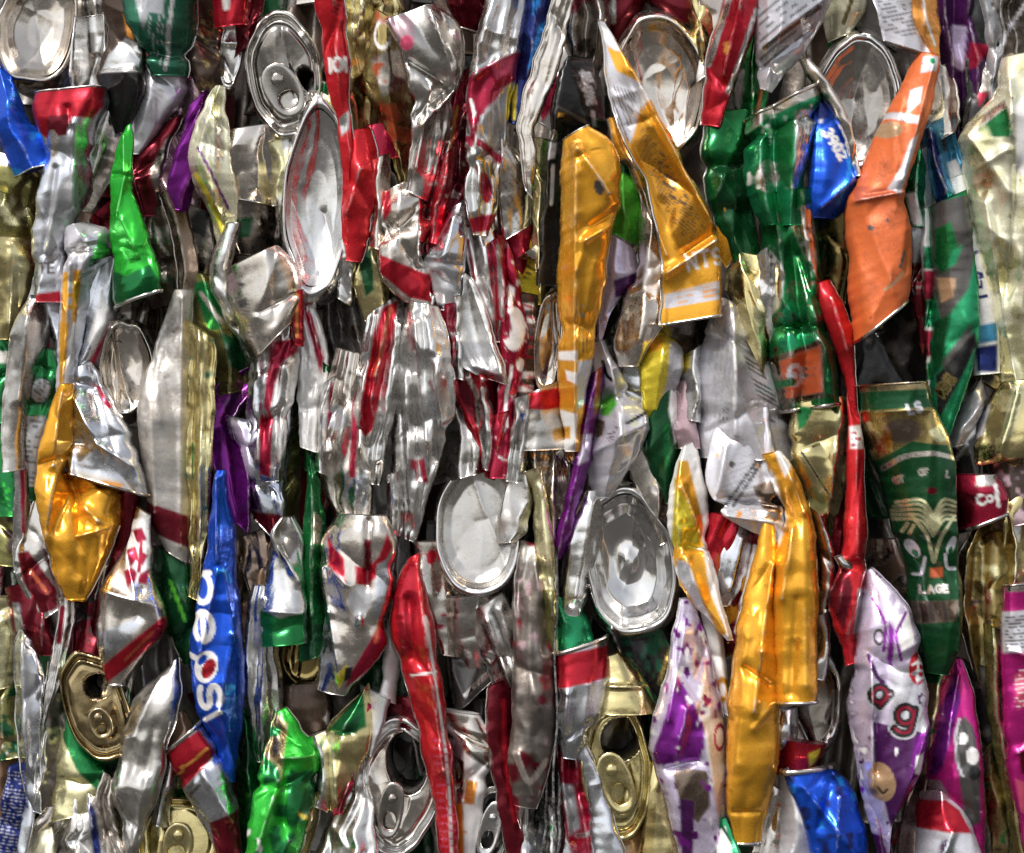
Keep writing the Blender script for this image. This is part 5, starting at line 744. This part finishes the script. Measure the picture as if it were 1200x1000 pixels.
C('white and orange can with grey shoulder at the bottom centre', 20, "524,836 532,880 534,940 538,1008", "556,840 574,872 570,910 548,1008", 'wt', [('P', 'wa', "520,832 560,840 576,870 574,900 546,880"), ('L', 'dk', 2, "544,872 572,896"), ('P', 'pk', "528,860 544,868 540,920 532,920"), ('N', 'oy', 14, .5), ('P', 'oy', "546,912 560,914 556,940 544,940"), ('P', 'br', "534,886 544,890 542,960 536,960"), ('P', 'yl', "534,940 542,940 544,1008 536,1008")], amp=.5)
E('dark can lid with bright silver tab at the bottom edge', 14, 576, 968, 24, 52, 14, 'lid', 'dk', tab=(574, 972, 13, 34, 14, 'al'), rimc='al2', skirt=dict(dx=0, dy=0, len=40, sc=.9, col='dk'), pr=[('N', 'bk', 20, -.3)])
# --- bottom centre and right
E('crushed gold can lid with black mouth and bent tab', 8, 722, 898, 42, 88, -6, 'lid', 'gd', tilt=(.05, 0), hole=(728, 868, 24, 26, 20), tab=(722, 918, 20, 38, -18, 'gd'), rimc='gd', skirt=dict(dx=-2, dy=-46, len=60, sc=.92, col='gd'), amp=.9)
C('pale gold tall body wall above the gold lid', 24, "704,776 708,800 700,828", "728,770 750,796 762,828", 'gd', [('N', 'go', 22, .3), ('L', 'go', 2, "712,802 750,806")], folds=[(712, 802, 752, 802, 4, 3)], amp=.4)
C('dark green grey hollow beside the purple printed can', 34, "722,740 736,780 756,830", "772,740 786,780 764,860", 'gt', [('N', 'bk', 16, 0), ('L', 'go', 2, "784,760 772,800")], st='c')
C('pale blue silver strip with red stripe at the bottom, left of the gold lid', 12, "676,880 690,930 700,1008", "684,876 706,930 730,1008", 'co', [('N', 'gy', 18, .4)], rims='R')
C('crimson striped strip at the bottom beside the wires', 20, "658,880 662,940 668,1008", "674,884 684,940 696,1008", 'cm', [('P', 'gy', "656,916 672,920 680,970 668,980"), ('P', 'mr', "664,880 676,884 676,900 664,900"), ('L', 'al', 3, "676,980 692,974")], st='w')
C('silver green foil scrap at the bottom edge beside the wires', 28, "646,950 648,1008", "668,970 678,1008", 'al', [('N', 'gn', 9, .2), ('N', 'od', 10, .5)], amp=1.4)
C('brass gold strip at the bottom edge right of the gold lid', 18, "768,896 762,940 752,1008", "784,900 792,950 792,1008", 'gd', [('P', 'go', "752,950 768,940 764,1008 750,1008")], amp=.4)
C('tan pink scrap at the bottom below the gold lid', 28, "730,980 730,1008", "756,960 756,1008", 'tn')
C('lavender and purple printed can with white patches', 11, "800,704 786,780 768,846 766,886 784,930 800,1008", "808,704 836,790 846,850 850,920 852,1008", 'lv',
  [('P', 'vi', "792,790 806,812 824,850 818,888 768,892 764,880 776,840"), ('P', 'pu', "766,870 784,830 790,860 784,890 764,892"), ('P', 'wt', "816,800 828,800 832,850 820,840"), ('N', 'pu', 11, .3), ('N', 'wt', 13, .45), ('P', 'wt', "822,840 848,840 850,900 838,930 826,880"), ('P', 'br', "786,900 804,896 826,900 830,940 816,960 796,940"), ('P', 'pd', "794,930 812,934 810,1008 798,1008"), ('N', 'vi', 16, .45), ('R', 'mg', 842, 862, 6, 14, 2)], folds=[(800, 740, 780, 840, 4, 6), (802, 826, 790, 880, 6, 6), (816, 888, 780, 896, -7, 5), (826, 860, 846, 1000, 5, 8)], rims='L', rc='al2', amp=.6)
C('white can with orange rings between purple can and tall yellow can', 16, "818,690 828,740 846,830", "828,692 846,760 852,834", 'wt', [('N', 'oy', 12, .35), ('R', 'yl', 846, 808, 6, 12, 4)], st='k')
C('small teal green and white scrap at the foot of the tall yellow can', -2, "844,962 844,984 840,1008", "850,960 862,990 866,1008", 'ge', [('P', 'wt', "838,975 850,968 858,1008 840,1008"), ('L', 'gk', 2, "846,968 860,992")])
C('silver fold edge beside the tall yellow can, upper right', 16, "948,598 958,630 960,670 958,716", "958,606 972,640 974,680 966,714", 'al2', st='b', T=.6, amp=.3)
E('glassy grey can end with silver rim behind the tall yellow can', 30, 946, 816, 42, 72, -4, 'pan', 'dk', rimc='al', skirt=dict(dx=-4, dy=24, len=50, sc=.9, col='al', pr=[('V', 'al', 0, .4), ('V', 'rd', .4, .7), ('V', 'ye', .7, 1)]), dep=.7)
C('red and yellow can band below the glassy can end', 26, "916,872 914,900", "956,876 944,898", 'rd', [('P', 'ye', "944,880 958,874 954,890 946,896")])
C('white grey can flap at the bottom right of the tall yellow can', 10, "916,908 918,950 914,1008", "922,904 944,950 956,1008", 'lg', [('P', 'wt', "918,906 930,918 950,980 934,960"), ('N', 'pk', 14, .6)], st='k', amp=.4)
C('pale rusty scrap under the foot of the tall yellow can', 20, "902,920 890,970 880,1008", "914,930 920,970 918,1008", 'wa', [('N', 'od', 12, .55)])
C('shiny blue foil can with tan rim at the bottom', 12, "922,906 936,944 950,980 956,1008", "976,902 996,924 1008,960 1016,1008", 'bl', [('N', 'nb', 14, .15), ('N', 'bb', 12, .45), ('N', 'lg', 9, .7)], folds=[(980, 930, 975, 1000, 7, 6), (940, 920, 1000, 1000, 4, 5)], rims='T', rc='wa', rr=4, amp=1.1, cell=20)
C('purple grape soda can with dark round letters and red badge', 4, "1014,672 1004,730 998,790 996,840 1004,880 1010,920 1040,1000", "1022,668 1054,700 1076,750 1082,810 1083,860 1074,904 1040,962", 'lv',
  [('P', 'wt', "1040,720 1060,715 1066,750 1050,760"), ('R', 'dg', 1025, 744, 5, 8, 2), ('P', 'vi', "1036,725 1042,735 1040,780 1034,770"), ('P', 'lg', "1040,780 1084,778 1084,860 1040,870"), ('E', 'rb', 1070, 780, 11, 19), ('L', 'wt', 2, "1063,776 1070,772 1077,776"), ('L', 'wt', 2, "1064,786 1070,782 1078,784"), ('L', 'wt', 1.6, "1071,770 1069,790"), ('P', 'pd', "1018,842 1062,850 1082,856 1076,908 1040,966 1022,900"), ('P', 'pu', "1064,860 1084,846 1078,906 1056,936"), ('N', 'pu', 6, .78),
   ('N', 'pu', 12, .42), ('N', 'wt', 12, .5), ('N', 'pd', 8, .6), ('L', 'vi', 2, "1020,700 1034,730 1030,760"), ('L', 'vi', 2, "1056,716 1042,740 1050,770"), ('T', 'lg', 'a', 1012, 812, 32, 40, 13), ('T', 'lg', 'g', 1042, 842, 34, 14, 13), ('T', 'bk', 'a', 1012, 812, 32, 40, 8.5), ('T', 'bk', 'g', 1042, 842, 34, 14, 8.5), ('T', 'cm', 'g', 1043, 842, 32, 14, 1.3), ('T', 'cm', 'a', 1013, 812, 30, 40, 1.3), ('L', 'pd', 4, "1014,766 1022,790 1030,796"), ('N', 'pd', 7, .62), ('N', 'lg', 6, .74), ('N', 'mg', 8, .8), ('E', 'tn', 1028, 912, 15, 23, -10), ('L', 'bn', 1.6, "1024,918 1030,926 1034,920"), ('P', 'wt', "1066,880 1076,876 1072,904 1064,900")],
  folds=[(1016, 780, 1018, 920, 8, 5), (1022, 840, 1024, 900, -5, 4), (1080, 850, 1044, 950, 5, 5)], more=[dict(name='fold', L="1008,760 996,838 1004,890 1010,930 1034,1008", R="1014,762 1020,840 1018,900 1036,960 1046,1008", base='lv', z=2, st='k', pr=[('N', 'vi', 14, .45), ('P', 'wt', "996,830 1016,830 1014,870 1000,870"), ('P', 'pd', "1020,980 1046,970 1046,1008 1030,1008")])], rims='R', rc='lv', amp=.4, T=.4, step=1.7)
C('thin green and gold edge strip left of the magenta can', 14, "1088,772 1082,830 1078,900 1060,960 1054,1008", "1106,768 1098,840 1090,900 1080,950 1074,1008", 'gd', [('P', 'gn', "1080,770 1108,770 1100,800 1082,800"), ('N', 'gn', 10, .45), ('P', 'br', "1050,930 1092,900 1080,1008 1050,1008")], st='k')
C('magenta purple can with black and white cartoonish pattern', 14, "1118,776 1104,820 1088,890 1084,916 1120,960 1134,1008", "1123,778 1136,820 1144,870 1146,930 1148,1008", 'mg', [('P', 'pu', "1100,830 1118,780 1122,820 1098,900 1086,910"), ('N', 'pu', 14, .5), ('P', 'dg', "1116,850 1126,836 1136,850 1142,890 1144,960 1130,970 1120,920 1114,880"), ('E', 'wt', 1124, 862, 5, 7), ('E', 'wt', 1134, 882, 8, 10), ('N', 'wt', 8, .7), ('E', 'bk', 1136, 902, 8, 8), ('P', 'pk', "1076,912 1098,912 1110,935 1080,940"), ('L', 'lg', 1.8, "1120,840 1114,860 1116,890 1122,905")], folds=[(1120, 790, 1100, 890, 6, 6)], rims='R', rc='dk', amp=.6)
C('white can with flat red band at the bottom right', 12, "1082,930 1074,960 1072,1008", "1106,926 1126,950 1146,1008", 'lg', [('P', 'rd', "1070,934 1104,934 1120,946 1134,972 1072,968"), ('P', 'pk', "1078,922 1108,924 1110,934 1078,936"), ('P', 'co', "1096,980 1116,974 1110,1008 1094,1008")], folds=[(1110, 970, 1096, 1006, 7, 5)], amp=.4)
C('gold bronze can hollow with silver rim at the right', 18, "1158,606 1132,636 1126,690 1134,750 1152,800", "1172,596 1186,630 1182,690 1166,750 1156,800", 'go', [('N', 'gl', 18, .35), ('N', 'bn', 16, .4)], folds=[(1150, 640, 1152, 780, 6, 7), (1140, 640, 1136, 700, -6, 6)], st='c', rims='LR', T=.5, amp=.8)
C('pale gold white folded can at the right edge, middle', 24, "1188,566 1178,600 1180,650 1184,690", "1212,560 1212,610 1208,650 1194,688", 'gd', [('P', 'wt', "1182,612 1200,610 1200,632 1186,636"), ('N', 'go', 16, .2)], amp=1)
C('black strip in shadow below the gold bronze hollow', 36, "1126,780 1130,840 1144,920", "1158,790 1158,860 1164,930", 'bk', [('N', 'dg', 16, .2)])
C('olive gold strip with yellow edge running to the bottom right', 14, "1158,736 1158,800 1164,860 1178,930 1194,1008", "1166,740 1170,800 1178,860 1192,930 1206,1008", 'ol', [('L', 'gd', 4, "1162,750 1166,840 1182,920 1198,1000")], st='k', T=.5)
C('dark gold leaf strip beside the magenta can at the bottom right', 20, "1148,890 1160,940 1170,1008", "1156,880 1178,950 1186,1008", 'go', [('N', 'gn', 14, .4), ('N', 'bn', 12, .4)], st='k')
C('bright magenta can with white text panel at the right edge', 6, "1178,688 1174,740 1174,800 1178,880 1196,960 1206,1008", "1214,684 1214,760 1214,830 1214,900 1214,960 1214,1008", 'mg', [('P', 'wa', "1176,682 1214,680 1214,690 1176,692"), ('P', 'lg', "1170,716 1214,712 1214,760 1172,764"), ('H', 'dg', "1174,720 1214,716 1214,756 1174,760", 4, -4, .45, 4), ('P', 'ps', "1184,790 1200,780 1202,820 1188,830"), ('H', 'wt', "1184,784 1202,780 1202,825 1186,830", 5, -8, .4, 4), ('P', 'mr', "1190,880 1214,870 1214,910 1194,905"), ('P', 'ps', "1186,910 1214,920 1214,960 1194,950")], folds=[(1178, 760, 1214, 770, 5, 5), (1190, 880, 1214, 860, 6, 5)], rims='T', amp=.4, T=.35)

# --- more thin folds and slivers pressed in between
C('beige grey dented can end below the tabbed lid', 36, "270,164 264,190 276,226", "322,156 328,186 318,232", 'wa', [('N', 'dk', 14, .4)], amp=1.3)
C('pale silver sliver between the tabbed lid and long oval', 30, "320,176 328,210 332,250", "338,170 342,205 338,250", 'gl', [('N', 'al', 12, .1)], st='k')
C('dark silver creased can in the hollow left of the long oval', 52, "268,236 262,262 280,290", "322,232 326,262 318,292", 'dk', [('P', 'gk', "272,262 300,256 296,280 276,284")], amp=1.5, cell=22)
C('narrow crimson strip with silver dashes below the spoon shaped can', 12, "520,362 522,400 526,432", "532,360 532,398 533,436", 'cm', [('N', 'al', 8, .45)], T=.6, st='k')
C('thin silver pleat right of the narrow crimson strip', 10, "531,352 530,400 532,440", "540,350 540,398 541,442", 'al', T=.7, st='k')
C('thin crimson and silver pleat left of the script can', 8, "578,286 582,330 584,372", "588,280 592,326 592,376", 'cm', [('L', 'al', 3, "584,290 588,370")], T=.7, st='k')
C('slim silver spike hanging beside the bright red folded can', 10, "561,448 566,500 570,546", "568,446 574,496 574,550", 'al', T=.7, st='k')
C('dark red slim strip under the script can', 14, "580,490 578,520 575,548", "594,486 591,520 582,550", 'rd', [('N', 'wt', 7, .6)], T=.6, st='k')
C('pale grey pinched strip left of the thin pale gold can', 12, "606,470 602,510 596,560", "618,466 616,508 608,562", 'al', T=.6, st='w')
C('slim crimson fold left of the crimson script band', 12, "520,188 512,232 506,282", "530,178 524,228 516,284", 'rd', [('N', 'al', 7, .5)], T=.6, st='k')
C('thin pale silver fold between the ribbon can and olive strip', 16, "330,440 326,500 322,560", "340,436 336,498 330,562", 'co', T=.6, st='k')
C('slim white silver fold right of the red pointed can', 18, "440,192 442,240 438,286", "450,188 452,238 446,290", 'wa', T=.6, st='k')
C('narrow silver edge with crimson lip right of the looped strip', 20, "384,452 380,500 376,548", "394,446 390,498 384,552", 'al', [('L', 'cm', 3, "390,450 384,540")], T=.6, st='k')
C('thin silver blade standing left of the tall bright red can', 10, "454,560 458,610 452,660", "466,556 468,610 460,664", 'al', T=.6, st='k')
C('crumpled silver scrap in the gap under the round grey bottom', 34, "538,706 536,740 548,776", "584,702 580,742 566,778", 'al2', amp=1.5, cell=20)
C('small pale silver fold left of the glassy can end', 30, "912,838 908,860 914,880", "926,836 926,862 920,884", 'al', T=.6)
C('crumpled silver scrap beneath the gold tab lid at left', 34, "62,780 58,810 70,850", "88,772 86,812 82,846", 'al2', amp=1.5, cell=20)
C('thin silver blade between silver leaf can and red top banded can', 12, "196,880 190,920 184,960", "206,888 200,924 192,964", 'al', T=.6, st='k')
C('narrow silver fold beside the green yellow can', 14, "366,866 376,900 374,940", "378,862 386,902 380,944", 'al', T=.6, st='k')
C('slim silver blade left of the barcode grey can', 22, "806,420 802,450 806,486", "816,414 814,450 814,488", 'al', T=.6, st='k')
C('thin silver lip right of the tall yellow fold', 14, "956,726 958,750 954,790", "966,722 968,752 962,792", 'al', T=.6)
